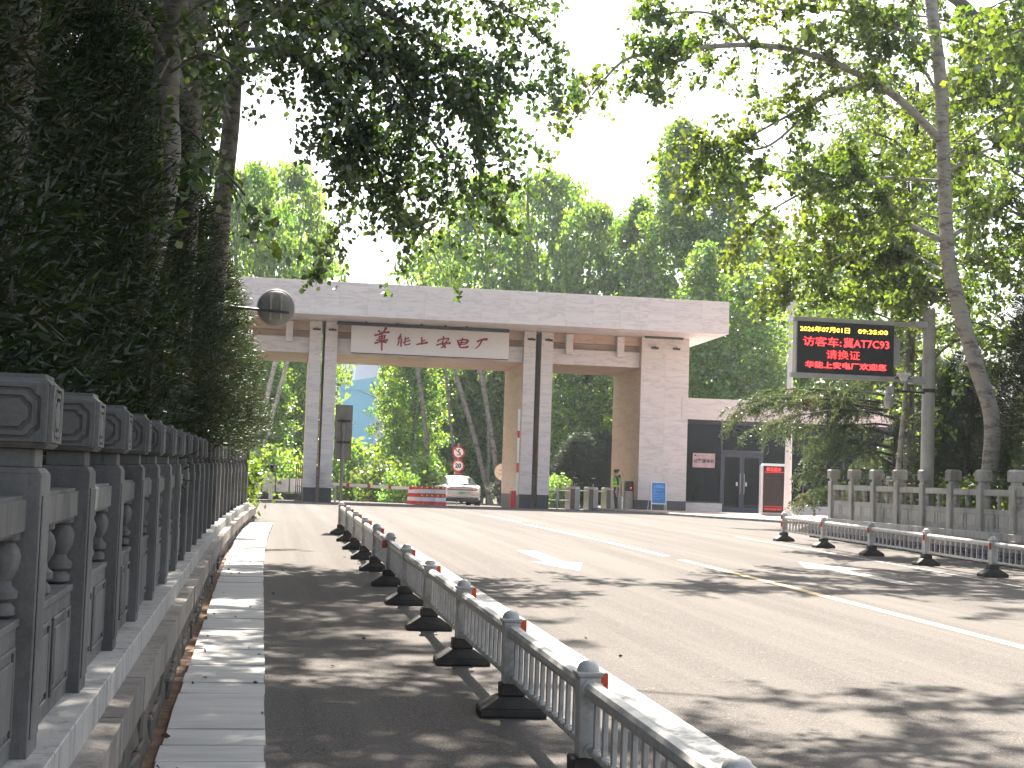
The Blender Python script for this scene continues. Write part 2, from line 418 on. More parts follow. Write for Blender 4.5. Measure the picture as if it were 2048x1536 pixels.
def arrow(cx, ytip, ybase, ytail, hw, sw, mat):
    m = MB(); z = lambda y: gz(y)+.004
    m.add([(cx, ytip, z(ytip)), (cx-hw, ybase, z(ybase)), (cx+hw, ybase, z(ybase))], [(0,1,2)])
    m.add([(cx-sw, ybase, z(ybase)), (cx+sw, ybase, z(ybase)), (cx+sw, ytail, z(ytail)), (cx-sw, ytail, z(ytail))], [(0,1,2,3)])
    m.build('lane_arrow', mat, road)
arrow(4.70, 21.85, 23.6, 26.4, .42, .16, M['white_paint'])
arrow(9.35, 25.3, 23.6, 20.6, .48, .15, M['worn_paint'])

# strip of bare dirt between the wall and the slab walk, then the slabs themselves
m = MB(); vs = []; fs = []
yy = [-6+i for i in range(41)]
for y in yy: vs += [(XL(y)+.0, y, gz(y)+.012), (XL(y)+.3, y, gz(y)-.004), (XL(y)+.85, y, gz(y)-.03)]
for j in range(len(yy)-1):
    for i in range(2): fs.append((3*j+i, 3*j+i+1, 3*j+i+4, 3*j+i+3))
tag(m.add(vs, fs).build('dirt_strip', M['dirt']), kind='structure')
walk = tag(ob('slab_walk', None), kind='structure')
rng = random.Random(5)
y = 3.0; k = 0
slab_mesh = [MB().box(-.5, .5, -.5, .5, -.5, .5).mesh('paving_slab', M['slab']) for _ in range(1)]
while y < 33.0:
    d = .43 + rng.uniform(-.02, .03)
    x0 = -.455 + (XL(y)+.667)*.55; x1 = SR(y)+.0
    o = ob('paving_slab', slab_mesh[0], walk, ((x0+x1)/2+rng.uniform(-.005, .005), y+d/2, gz(y+d/2)+.012+rng.uniform(-.005, .005)),
           (.0185+rng.uniform(-.006, .006), rng.uniform(-.006, .006), rng.uniform(-.004, .004)), (x1-x0, d-.012, .07))
    y += d; k += 1

# forecourt in front of the reception building
m = MB(); vs = []; fs = []
for j, y in enumerate([45.5, 50, 55, 60, 64]):
    vs += [(14.2+ (3.0 if j == 0 else 1.2 if j == 1 else 0), y, gz(y)+.09), (40, y, gz(y)+.09)]
for j in range(4): fs.append((2*j, 2*j+1, 2*j+3, 2*j+2))
tag(m.add(vs, fs).build('forecourt_paving', M['pink_tile']), kind='structure')
m = MB()
m.tube([(17.2, 45.5, gz(45.5)+.03), (15.4, 50, gz(50)+.03), (14.2, 55, gz(55)+.03), (14.2, 64, gz(64)+.03)], .08, 6)
tag(m.build('forecourt_kerb', M['coping']), kind='structure')

# ------------------------------------------------------------------ stone balustrades
def quatrefoil(w, h, r):
    pts = []
    for sx, sy, a0 in ((1,1,0), (-1,1,90), (-1,-1,180), (1,-1,270)):
        c = (sx*(w-r), sy*(h-r))
        arc = [(c[0]+sx*0, c[1])]
        pts.append((sx*w, sy*(h-2*r)) if sx*sy > 0 else (sx*(w-2*r), sy*h))
        for k in range(1, 5):
            a = radians(a0 + 90*k/5)
            q = (sx*w - sx*0 , 0)
        # notched (inward) corner with a small rounded lobe
        if sx*sy > 0:
            pts += [(sx*(w-.35*r), sy*(h-1.4*r)), (sx*(w-1.0*r), sy*(h-1.1*r)), (sx*(w-1.1*r), sy*(h-1.0*r)), (sx*(w-1.4*r), sy*(h-.35*r)), (sx*(w-2*r), sy*h)]
        else:
            pts += [(sx*(w-1.4*r), sy*(h-.35*r)), (sx*(w-1.1*r), sy*(h-1.0*r)), (sx*(w-1.0*r), sy*(h-1.1*r)), (sx*(w-.35*r), sy*(h-1.4*r)), (sx*w, sy*(h-2*r))]
    return pts
def plate(mb, outer, inner, d, face):
    # raised carved plate (ring when inner is given) on a cap face; face: M matrix taking (u, v, n) to the cap
    n = len(outer)
    if inner is None:
        vs = [(u, v, 0) for u, v in outer] + [(u*.97, v*.97, d) for u, v in outer]
        fs = [(i, (i+1) % n, n+(i+1) % n, n+i) for i in range(n)] + [tuple(n+i for i in range(n))]
    else:
        vs = [(u, v, 0) for u, v in outer] + [(u*.98, v*.98, d) for u, v in outer] + [(u*1.02, v*1.02, d) for u, v in inner] + [(u, v, 0) for u, v in inner]
        fs = []
        for a in range(3):
            fs += [(a*n+i, a*n+(i+1) % n, (a+1)*n+(i+1) % n, (a+1)*n+i) for i in range(n)]
    mb.add(vs, fs, 0, face)
def cap_mesh(mat, hw=.115, h=.23):
    me = MB().frustum(hw-.012, hw-.012, 0, hw, hw, .012).box(-hw, hw, -hw, hw, .012, h-.03).frustum(hw, hw, h-.03, hw-.02, hw-.02, h-.012).box(-hw+.02, hw-.02, -hw+.02, hw-.02, h-.012, h)
    for rz in range(4):
        R = Matrix.Rotation(rz*pi/2, 4, 'Z') @ Matrix.Translation((0, -hw-.0005, h/2-.008)) @ Matrix(((1,0,0,0),(0,0,-1,0),(0,1,0,0),(0,0,0,1)))
        # sunk field: a raised border around, a ring and a centre plate
        o1 = [(-hw+.004, -h/2+.024), (hw-.004, -h/2+.024), (hw-.004, h/2-.026), (-hw+.004, h/2-.026)]
        q1 = quatrefoil(.088, .078, .018); q2 = quatrefoil(.080, .070, .018)
        q3 = quatrefoil(.062, .053, .015); q4 = quatrefoil(.053, .044, .015)
        # border plate between the rectangle and q1 (as a strip with matching vertex count)
        rect = []
        for u, v in q1:
            s_ = max(abs(u)/(hw-.004), abs(v)/(h/2-.025)); rect.append((u/s_, v/s_))
        plate(me, rect, q1, .010, R); plate(me, q2, q3, .010, R); plate(me, q4, None, .010, R)
    return me.mesh('post_cap', mat)
def post_mesh(mat):
    m = MB().box(-.10, .10, -.10, .10, -.02, .865).frustum(.10, .10, .865, .085, .085, .885).box(-.075, .075, -.075, .075, .885, .945)
    for sx in (-1, 1):        # sunk vertical border on the road faces
        m.box(min(sx*.10, sx*.106), max(sx*.10, sx*.106), -.075, .075, .05, .80)
    return m.mesh('post', mat, bevel=.006)
def baluster_mesh(mat):
    prof = [(.028,0),(.045,.012),(.045,.035),(.032,.05),(.05,.062),(.052,.085),(.034,.10),(.03,.115),(.05,.15),(.056,.19),(.048,.215),(.036,.23),(.05,.24),(.05,.255)]
    return MB().lathe(prof, 12).mesh('baluster', mat, smooth=True)
def panel_mesh(L, mat):       # carved lower panel, rails, along local y, centred on x = 0
    m = MB().box(-.05, .05, 0, L, .0, .40).box(-.058, .058, 0, L, .40, .425)
    for sx in (-1, 1):
        a, b = sorted((sx*.05, sx*.06))
        hp = L/2
        for i in range(2):
            y0 = i*hp+.05; y1 = (i+1)*hp-.05
            m.box(a, b, y0, y1, .06, .075).box(a, b, y0, y1, .33, .345).box(a, b, y0, y0+.015, .075, .33).box(a, b, y1-.015, y1, .075, .33)
            m.box(a, b, y0+.04, y1-.04, .10, .305)
    return m.mesh('panel', mat, bevel=.003)
def rail_mesh(L, mat): return MB().box(-.062, .062, 0, L, .68, .80).mesh('handrail', mat, bevel=.012, seg=2)

def balustrade(name, label, pts, mats, side, plinth_off):
    # pts: post centres (x, y, z of plinth top); side = +1 when the road is towards +x
    t = thing(name, label, 'balustrade', (0, 0, 0))
    pm, cm, bm_ = post_mesh(mats[0]), cap_mesh(mats[0]), baluster_mesh(mats[0])
    L0 = (Vector(pts[1])-Vector(pts[0])).length - .2
    pa, ra = panel_mesh(L0, mats[0]), rail_mesh(L0, mats[0])
    pl = MB().box(-.17, .17, 0, 1, -.13, 0).mesh('plinth_stone', mats[1], bevel=.004)
    for i, p in enumerate(pts):
        a = pts[max(0, i-1)]; b = pts[min(len(pts)-1, i+1)]
        ang = -math.atan2(b[0]-a[0], b[1]-a[1])
        P = ob('post', pm, t, p, (0, 0, ang + random.uniform(-.01, .01)))
        ob('post_cap', cm, P, (0, 0, .945))
        if i+1 < len(pts):
            q = Vector(pts[i+1]); d = q-Vector(p); L = d.length; an = -math.atan2(d.x, d.y); tilt = math.asin(d.z/L)
            u = d/L; s = p + u*.1 if isinstance(p, Vector) else Vector(p)+u*.1
            k = (L-.2)/L0
            E = ob('panel', pa, t, s, (tilt, 0, an), (1, k, 1))
            ob('handrail', ra, t, s, (tilt, 0, an), (1, k, 1))
            for f in (.015, .5, .985): ob('baluster', bm_, E, (0, f*L0, .425))
            ob('plinth_stone', pl, t, Vector(p)+Vector((0, 0, -.001)), (tilt, 0, an), (1, L-.006, 1))
    return t
ptsL = []
for k in range(-2, 23):
    y = 4.91 + 1.325*k
    ptsL.append(Vector((XL(y)-.10, y, FL(y))))
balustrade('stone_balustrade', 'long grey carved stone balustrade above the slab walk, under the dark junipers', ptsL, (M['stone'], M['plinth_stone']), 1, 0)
ptsR = []
for k in range(12):
    y = 34.45 - 1.27*k
    ptsR.append(Vector((13.60, y, FR(y))))
ptsR.reverse()
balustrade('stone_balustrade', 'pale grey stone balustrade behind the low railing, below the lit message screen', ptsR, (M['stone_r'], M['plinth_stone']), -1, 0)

# retaining walls: coping stones, rubble stones, mortar core
def rubble_variants(mat, n, seed):
    r = random.Random(seed); out = []
    for _ in range(n):
        m = MB(); pts = []
        for x in (-.5, .5):
            for y in (-.5, .5):
                for z in (-.5, .5): pts.append((x*(1 if x < 0 else r.uniform(.5, 1.0)), y*r.uniform(.8, 1), z*r.uniform(.78, 1)))
        m.add(pts, [(0,1,3,2),(4,6,7,5),(0,4,5,1),(2,3,7,6),(0,2,6,4),(1,5,7,3)])
        out.append(m.mesh('wall_stone', mat, bevel=.09))
    return out
def retaining_wall(label, ys, xf, top, foot, side, cop_over, cop_th, mats, seed):
    t = thing('retaining_wall', label, 'wall')
    r = random.Random(seed)
    m = MB(); vs = []; fs = []
    yy = np.arange(ys[0], ys[1]+.01, 1.0)
    for y in yy:
        vs += [(xf(y)-side*.05, y, foot(y)-.15), (xf(y)-side*.05, y, top(y)-cop_th), (xf(y)-side*.5, y, top(y)-cop_th), (xf(y)-side*.5, y, foot(y)-.15)]
    for j in range(len(yy)-1):
        for i in range(4): fs.append((4*j+i, 4*j+(i+1) % 4, 4*j+4+(i+1) % 4, 4*j+4+i))
    fs += [(0,1,2,3), tuple(4*(len(yy)-1)+i for i in (3,2,1,0))]
    m.add(vs, fs).build('wall_core', M['rubble_core'], t)
    cm = MB().box(-.5, .5, 0, 1, -1, 0).mesh('coping_stone', mats[0], bevel=.006)
    y = ys[0]
    while y < ys[1]-.1:
        L = min(r.uniform(1.0, 1.5), ys[1]-y)
        dx = xf(y+L)-xf(y); dz = top(y+L)-top(y)
        ob('coping_stone', cm, t, (xf(y)+side*(cop_over-.23)+r.uniform(-.004,.004), y, top(y)-.002+r.uniform(-.003, .003)), (math.atan2(dz, L), 0, -math.atan2(dx, L)), (.46, L-.006, cop_th))
        y += L
    var = rubble_variants(mats[1], 6, seed)
    nrow = 2 if side > 0 else 3
    for row in range(nrow):
        y = ys[0] + row*.13
        while y < ys[1]-.2:
            L = r.uniform(.26, .5)
            z0 = foot(y)-.02; z1 = top(y)-cop_th
            h = (z1-z0)/nrow; zc = z0 + h*(row+.5)
            ob('wall_stone', r.choice(var), t, (xf(y)-side*.02, y+L/2, zc), (0, r.uniform(-.05,.05)+(pi if side < 0 else 0), r.uniform(-.05, .05)-math.atan2(xf(y+L)-xf(y), L)), (r.uniform(.10, .15), L-.012, h*r.uniform(.86, .97)))
            y += L
retaining_wall('low rubble wall with weathered coping under the long balustrade, along the slab walk', (-3, 35.4), lambda y: XL(y)+.11, lambda y: FL(y)-.125, gz, 1, .05, .165, (M['coping'], M['rubble']), 3)
retaining_wall('dark rubble wall with pale stained coping behind the low railing of five bays', (18, 35.4), lambda y: 13.36, lambda y: FR(y)-.125, gz, -1, .04, .20, (M['coping'], M['rubble']), 4)
for k, (x, y, lab) in enumerate(((16.2, 37.0, 'grey stone post behind the balustrade, between its third and fourth posts from the gate'),
                       (16.6, 34.6, 'grey stone post behind the balustrade, just past the message screen pole'),
                       (16.4, 30.6, 'grey stone post behind the balustrade, under the dark juniper by the edge'))):
    t = thing('stone_post', lab, 'post', (x, y, FR(y)-.1), 0, 'stone posts behind the far balustrade')
    sh = ob('shaft', post_mesh(M['stone_r']), t); ob('post_cap', cap_mesh(M['stone_r']), sh, (0, 0, .945))

# ------------------------------------------------------------------ low traffic railings
def railing_kit(L):
    k = {}
    k['post'] = MB().box(-.052, .052, -.052, .052, .12, .575).frustum(.052, .052, .575, .066, .066, .592).box(-.066, .066, -.066, .066, .592, .602).mesh('post', M['rail'], bevel=.004)
    k['cap'] = MB().lathe([(.055, .602), (.054, .618), (.045, .637), (.026, .65), (.004, .655)], 12).mesh('post_cap', M['rail'], smooth=True)
    k['base'] = MB().box(-.21, .21, -.14, .14, 0, .05).frustum(.21, .14, .05, .09, .085, .125).box(-.08, .08, -.08, .08, .125, .20).mesh('base_block', M['rubber'], bevel=.008)
    k['top'] = MB().prism([(-.04,.505),(-.03,.485),(.03,.485),(.04,.505),(.04,.535),(.028,.555),(0,.562),(-.028,.555),(-.04,.535)], .052, L-.052, 'y').mesh('top_rail', M['rail'])
    k['bot'] = MB().tube([(0, .052, .235), (0, L-.052, .235)], .021, 8).mesh('bottom_rail', M['rail'], smooth=True)
    k['flange'] = MB().tube([(0, 0, .522), (0, .01, .522)], .054, 12).mesh('flange', M['rail']); k['flange2'] = MB().tube([(0, 0, .235), (0, .01, .235)], .036, 12).mesh('flange', M['rail'])
    k['picket'] = MB().box(-.011, .011, -.019, .019, .25, .49).box(.016, .020, .028, .075, .265, .425, 1).box(.008, .0158, .045, .055, .30, .32, 1).frustum(.022, .03, .225, .018, .026, .262).mesh('picket', [M['rail'], M['rail_blue']], bevel=.002)
    k['refl'] = MB().box(-.026, .026, -.006, .006, .0, .105).mesh('reflector', M['reflector'], bevel=.004)
    return k
def railing(label, pts, refl, npick=12):
    t = thing('traffic_railing', label, 'railing')
    L0 = (Vector(pts[1])-Vector(pts[0])).length
    K = railing_kit(L0); r = random.Random(7)
    for i, p in enumerate(pts):
        P = ob('post', K['post'], t, p, (r.uniform(-.02,.02), r.uniform(-.02,.02), r.uniform(-.05, .05)))
        ob('post_cap', K['cap'], P); 
        for dx, dy, z in refl(i): ob('reflector', K['refl'], P, (dx, dy, z))
        ob('base_block', K['base'], t, (p[0]+r.uniform(-.01,.01), p[1], p[2]), (0, 0, r.uniform(-.06, .06)))
        if i+1 < len(pts):
            d = Vector(pts[i+1])-Vector(p); L = d.length
            R = (math.asin(d.z/L), 0, -math.atan2(d.x, d.y))
            B = ob('bay', None, t, p, R, (1, L/L0, 1))
            for nm, kk in (('top_rail', 'top'), ('bottom_rail', 'bot')): ob(nm, K[kk], B)
            for yf in (.052, L0-.062): ob('flange', K['flange'], B, (0, yf, 0)); ob('flange', K['flange2'], B, (0, yf, 0))
            for q in range(npick): ob('picket', K['picket'], B, (0, .062+(L0-.124)*(q+.5)/npick, 0))
    return t
ptsA = []
for k in range(-2, 10):
    y = 9.42 + 2.3*k; ptsA.append((1.605 + rng.uniform(-.012, .012), y, gz(y)))
railing('long low white and blue railing down the road between cycle lane and carriageway', ptsA, lambda i: [(.078, .02, .485)] if i != 6 else [(-.078, -.02, .46)])
ptsB = [(11.72 - .01*(k % 2), 32.6-2.46*k, gz(32.6-2.46*k)) for k in range(7)]
railing('short low white railing beside the far retaining wall, on black bases', ptsB, lambda i: [(-.066, -.02, .50), (-.066, -.02, .33)] if i == 0 else [(-.062, -.03, .44)])
# ------------------------------------------------------------------ the entrance gate
G0 = Vector((1.726, 62.76, .742)); GA = radians(-1.0)
GM = Matrix.Translation(G0) @ Matrix.Rotation(GA, 4, 'Z')
def gl(x, y, z): return GM @ Vector((x, y, z))
gate = thing('entrance_gate', 'broad white marble entrance gate with flat roof, paired columns and three openings', 'gate', G0, GA)
_pan = {}
def panel(w, d, h, mat):
    key = (round(w, 3), round(d, 3), round(h, 3), mat.name)
    if key not in _pan: _pan[key] = MB().box(0, w, 0, d, 0, h).mesh('cladding_panel', mat, bevel=.002)
    return _pan[key]
def clad_front(par, x0, x1, z0, z1, y, cols, rows, mat, th=.02, gap=.0035):
    pw = (x1-x0)/cols; ph = (z1-z0)/rows
    me = panel(pw-gap, th, ph-gap, mat)
    for r in range(rows):
        for c in range(cols): ob('cladding_panel', me, par, (x0+c*pw+gap/2, y-th, z0+r*ph+gap/2))
def clad_side(par, y0, y1, z0, z1, x, sgn, cols, rows, mat, th=.02, gap=.0035):
    pw = (y1-y0)/cols; ph = (z1-z0)/rows
    me = panel(th, pw-gap, ph-gap, mat)
    for r in range(rows):
        for c in range(cols): ob('cladding_panel', me, par, (x if sgn > 0 else x-th, y0+c*pw+gap/2, z0+r*ph+gap/2))
def clad_under(par, x0, x1, y0, y1, z, cols, rows, mat, th=.02, gap=.0035):
    pw = (x1-x0)/cols; ph = (y1-y0)/rows
    me = panel(pw-gap, ph-gap, th, mat)
    for r in range(rows):
        for c in range(cols): ob('cladding_panel', me, par, (x0+c*pw+gap/2, y0+r*ph+gap/2, z-th))
D = 5.5; ZT = 7.53
def spotlight(par, x, z):
    m = MB().box(x-.03, x+.03, -.12, -.022, z-.03, z+.03).tube([(x-.16, -.16, z), (x+.16, -.16, z-.01)], .045, 8).box(x-.02, x+.02, -.2, -.14, z+.03, z+.07)
    m.build('spotlight', M['dark_metal'], par)
cols = []
for x0, x1 in ((0, .51), (.655, 1.165), (9.05, 9.56), (9.80, 10.31)):
    c = MB().box(x0+.021, x1-.021, .001, D-.021, .58, ZT).build('column', M['mortar'], gate)
    MB().box(x0-.004, x1+.004, -.025, D, -.6, .59).build('plinth', M['plinth'], c, bevel=.01)
    clad_front(c, x0, x1, .592, ZT-.02, .0, 1, 11, M['marble'])
    clad_side(c, 0.0, D, .592, ZT-.02, x0+.021, -1, 4, 11, M['tan'])
    clad_side(c, 0.0, D, .592, ZT-.02, x1-.021, 1, 4, 11, M['tan'])
    clad_front(c, x0+.021, x1-.021, .592, ZT-.02, D, 1, 11, M['marble'])
    spotlight(c, (x0+x1)/2+.03, 7.17)
for x0, x1, n in ((14.17, 16.28, 2), (-6.0, -3.87, 2)):
    c = MB().box(x0+.021, x1-.021, .001, D-.021, .50, ZT).build('pier', M['mortar'], gate)
    MB().box(x0-.004, x1+.004, -.025, D, -.6, .51).build('plinth', M['plinth'], c, bevel=.01)
    clad_front(c, x0, x1, .512, ZT-.02, .0, n, 10, M['marble'])
    clad_side(c, 0.0, D, .512, ZT-.02, x0+.021, -1, 4, 10, M['tan'])
    clad_side(c, 0.0, D, .512, ZT-.02, x1-.021, 1, 4, 10, M['marble'])
    for fx in (.55, 1.5): spotlight(c, x0+fx, 7.05)
    MB().tube([(x0+.05, -.3, ZT-.05), (x0+1.75, -.3, ZT-.05)], .045, 8).build('light_bar', M['dark_metal'], c)
for x0, x1, n in ((1.167, 9.048, 8), (-3.868, -.002, 4), (10.312, 14.168, 4)):
    b = MB().box(x0, x1, .32, D-.05, 6.22, 6.86).build('lintel', M['mortar'], gate)
    clad_front(b, x0+.002, x1-.002, 6.202, 6.858, .32, n, 1, M['marble'])
    clad_under(b, x0+.022, x1-.022, .30, D-.05, 6.22, n, 4, M['tan'])
    u = MB().box(x0, x1, .34, .9, 7.16, ZT-.002).build('upper_beam', M['mortar'], gate)
    clad_front(u, x0+.002, x1-.002, 7.14, ZT-.004, .34, n, 1, M['tan'])
    clad_under(u, x0+.022, x1-.022, .32, .9, 7.16, n, 1, M['tan'])
    r = MB().box(x0, x1, .62, .9, 6.862, 7.138).build('slot_filler', M['mortar'], gate)  # added panel closing the open slot, so it shows lit brown
    clad_front(r, x0+.002, x1-.002, 6.865, 7.136, .62, n, 1, M['tan'])
for x in (-3.1, -.985, 10.88, 13.12):
    MB().box(x, x+.30, .06, .32, 6.62, 7.48).build('bracket_block', M['marble'], gate, bevel=.008)
RX0, RX1, RY0, RY1, RZ1 = -7.0, 17.28, -2.5, 6.9, 8.88
roof = MB().box(RX0+.021, RX1-.021, RY0+.021, RY1, ZT+.02, RZ1-.02).build('roof_slab', M['mortar'], gate)
clad_front(roof, RX0, RX1, ZT, RZ1, RY0+.021, 21, 2, M['marble'])
clad_side(roof, RY0+.022, RY1, ZT, RZ1, RX1-.021, 1, 8, 2, M['marble'])
clad_side(roof, RY0+.022, RY1, ZT, RZ1, RX0+.021, -1, 8, 2, M['marble'])
clad_under(roof, RX0+.022, RX1-.022, RY0+.022, RY1, ZT+.02, 21, 8, M['marble'])
MB().box(RX0+.02, RX1-.02, RY0+.02, RY1, RZ1-.02, RZ1+.01).build('roof_cap', M['marble'], roof)
m = MB()
for x in (1.5, 4.6, 7.9, 11.1, 12.9, 15.0): m.tube([(x, RY0+.3, RZ1), (x, RY0+.3, RZ1+.22)], .012, 5)
m.build('lightning_rod', M['dark_metal'], roof)
lb = MB().tube([(1.1, -.62, 7.42), (8.3, -.62, 7.42)], .075, 10)
for x in (2.3, 3.6, 4.6, 5.6, 6.5): lb.box(x-.04, x+.04, -.68, -.56, 7.40, 7.53)
lb.build('light_bar', M['dark_metal'], gate)

# the name board with its brush-written characters
sign = thing('name_board', 'long white name board with red brush-written characters over the main opening', 'sign', gl(1.72, -.12, 6.27), GA)
BW, BH = 6.66, 1.21
MB().box(0, BW, 0, .16, 0, BH).build('board', M['board'], sign, bevel=.006)
MB().box(0.01, BW-.01, .02, .15, -.03, -.001).build('edge_trim', M['dark_metal'], sign)
TL, TR, BL = (25, 5), (2040, 100), (6, 395)
ex = (TR[0]-TL[0], TR[1]-TL[1]); ey = (BL[0]-TL[0], BL[1]-TL[1]); det = ex[0]*ey[1]-ex[1]*ey[0]
def uv(p):
    dx, dy = p[0]-TL[0], p[1]-TL[1]
    return ((dx*ey[1]-dy*ey[0])/det*BW, BH-(ex[0]*dy-ex[1]*dx)/det*BH)
CH = [
 [[(318,165,20),(356,158,14),(430,132,15),(492,124,22)], [(366,104,18),(378,128,12),(386,156,9)], [(456,70,26),(440,98,18),(420,134,8)],
  [(362,192,9),(400,180,12),(446,172,13)], [(374,178,12),(370,218,11)], [(440,168,15),(434,212,13)], [(366,212,9),(440,204,11)], [(338,230,16),(400,236,13),(472,232,20)],
  [(318,272,20),(370,258,15),(402,252,14),(452,262,20)], [(404,120,13),(402,240,15),(400,320,16),(399,368,14)]],
 [[(646,152,15),(628,184,13),(606,212,9)], [(604,210,8),(650,186,13)], [(618,218,9),(612,262,11),(602,300,13)], [(618,220,9),(650,212,12),(648,262,13),(644,310,17)], [(616,244,7),(646,240,8)], [(614,268,7),(644,264,8)],
  [(744,204,15),(714,216,10),(690,224,8)], [(702,192,12),(698,232,11),(690,276,12),(712,296,13),(762,280,12)], [(756,236,15),(720,248,10),(672,262,12)]],
 [[(908,192,13),(912,240,17),(908,284,15)], [(912,242,12),(948,232,15)], [(846,290,15),(890,280,15),(976,264,22)]],
 [[(1184,182,13),(1198,206,17)], [(1118,246,17),(1128,226,14),(1184,214,11),(1252,206,16),(1240,240,12)], [(1100,298,16),(1172,276,14),(1268,270,24)], [(1188,226,12),(1166,284,13),(1200,306,14),(1208,330,15)], [(1222,248,12),(1198,308,14),(1154,334,10)]],
 [[(1368,236,15),(1384,292,18)], [(1370,238,11),(1440,224,14),(1502,234,20),(1478,280,12)], [(1384,264,10),(1482,256,11)], [(1388,290,11),(1474,280,12)], [(1432,206,14),(1412,270,13),(1394,312,14),(1412,330,14),(1492,322,20),(1500,306,8)]],
 [[(1624,248,17),(1676,224,18),(1744,216,27)], [(1684,226,18),(1656,282,16),(1624,322,12),(1588,346,6)]]]
for ci, strokes in enumerate(CH):
    cm = MB()
    for si, st in enumerate(strokes):
        P = [Vector((*uv(p), 0)) for p in st]; W = [p[2]*BW/2017*.64 for p in st]
        pts = []; ws = []
        for i in range(len(P)-1):
            p0 = P[max(0, i-1)]; p1 = P[i]; p2 = P[i+1]; p3 = P[min(len(P)-1, i+2)]
            for k in range(5):
                u = k/5
                pts.append(.5*((2*p1)+(p2-p0)*u+(2*p0-5*p1+4*p2-p3)*u*u+(3*p1-p0-3*p2+p3)*u**3)); ws.append(W[i]*(1-u)+W[i+1]*u)
        pts.append(P[-1]); ws.append(W[-1])
        nrm = []
        for i in range(len(pts)):
            d = (pts[min(i+1, len(pts)-1)]-pts[max(0, i-1)]).normalized(); nrm.append(Vector((-d.y, d.x, 0)))
        d0 = (pts[1]-pts[0]).normalized(); d1 = (pts[-1]-pts[-2]).normalized()
        left = [pts[i]+nrm[i]*ws[i] for i in range(len(pts))]; right = [pts[i]-nrm[i]*ws[i] for i in range(len(pts))]
        capA = [pts[0]+nrm[0]*ws[0]*cos(a)-d0*ws[0]*sin(a) for a in (2.4, 1.6, .8)]
        capB = [pts[-1]-nrm[-1]*ws[-1]*cos(a)+d1*ws[-1]*sin(a) for a in (2.4, 1.6, .8)]
        out = left + [capB[i] for i in range(3)] + right[::-1] + [capA[i] for i in range(3)]
        t0 = -.022-.0007*si
        n = len(pts)
        vs = [(q.x, t0, q.y) for q in left] + [(q.x, t0, q.y) for q in right]
        fs = [(i, i+1, n+i+1, n+i) for i in range(n-1)]
        b = len(vs); vs += [(q.x, t0, q.y) for q in capB]; fs.append((n-1, b, b+1, b+2, 2*n-1))
        b2 = len(vs); vs += [(q.x, t0, q.y) for q in capA]; fs.append((n, b2, b2+1, b2+2, 0))
        ring = list(range(n)) + [b, b+1, b+2] + list(range(2*n-1, n-1, -1)) + [b2, b2+1, b2+2]
        o = len(vs); vs += [(vs[i][0], 0.0, vs[i][2]) for i in ring]
        for i in range(len(ring)): j = (i+1) % len(ring); fs.append((ring[i], ring[j], o+j, o+i))
        cm.add(vs, fs)
    cm.build('brush_character', M['red_letter'], sign)

# folded sliding gates beside the columns
def folding_gate(x0, x1, y, label):
    t = thing('folding_gate', label, 'folding gate', gl(x0, y, -.02), GA, 'folded bronze gates at the columns')
    n = max(3, int((x1-x0)/.07)); fr = MB().mesh if False else None
    bar = MB().box(-.02, .02, -.04, .04, 0.05, 1.52).box(-.028, .028, -.05, .05, 1.0, 1.08).box(-.028, .028, -.05, .05, .35, .43).mesh('upright_bar', M['bronze'], bevel=.006)
    for i in range(n):
        for j in range(2): ob('upright_bar', bar, t, ((x1-x0)*(i+.5)/n, .25*j, 0))
    sc = MB()
    for i in range(n-1):
        a = (x1-x0)*(i+.5)/n; b = (x1-x0)*(i+1.5)/n
        for z in (.2, .6, 1.0, 1.35): sc.tube([(a, 0, z), (b, .25, z+.1)], .012, 4)
    sc.box(0, x1-x0, -.06, .31, 0, .05)
    sc.build('scissor_link', M['bronze'], t)
folding_gate(-.34, -.02, .6, 'folded bronze gate standing against the outer side of the first marble column')
folding_gate(.50, .655, -.45, 'folded bronze gate in the gap between the two columns nearest the junipers')
folding_gate(9.57, 9.80, .15, 'folded bronze gate in the gap between the two columns near the red barrier cabinet')

# ------------------------------------------------------------------ reception building
rec = thing('reception_building', 'low visitor reception building with pale fascia and dark glazed front beside the gate', 'building', G0, GA)
f = MB().box(16.03, 30, -.03, 7, 4.07, 4.96).build('fascia', M['mortar'], rec)
clad_front(f, 16.0, 30.0, 4.05, 4.97, -.03, 9, 1, M['marble'])
clad_side(f, -.03, 3, 4.05, 4.97, 16.03, -1, 2, 1, M['marble'])
MB().box(16.3, 30, .4, 7, 3.98, 4.068).build('soffit', M['frame_blue'], rec)
w_ = MB().box(16.30, 18.02, .42, .7, -.4, .47).box(19.85, 30, .42, .7, -.4, .47).box(18.02, 19.85, .35, .7, -.4, .10)
w_.build('plinth_wall', M['marble'], rec, bevel=.006)
MB().box(16.3, 30, 6.8, 7, -.3, 4.0).box(29.8, 30, .6, 6.8, -.3, 4.0).box(16.3, 16.5, .7, 6.8, -.3, 4.0).build('wall', M['room'], rec)
MB().box(16.3, 30, .5, 6.9, .0, .06).build('floor', M['room'], rec)
fr = MB()
for x in (16.33, 17.96, 19.81, 21.68, 23.5, 25.4, 27.3): fr.box(x-.035, x+.035, .44, .56, .10 if 17.9 < x < 19.9 else .47, 3.98)
fr.box(17.99, 19.78, .45, .55, 2.66, 2.80).box(16.36, 30, .45, .55, 3.90, 3.979).box(16.36, 17.93, .45, .55, .472, .53).box(19.84, 30, .45, .55, .472, .53)
fr.build('window_frame', M['frame_blue'], rec, bevel=.006)
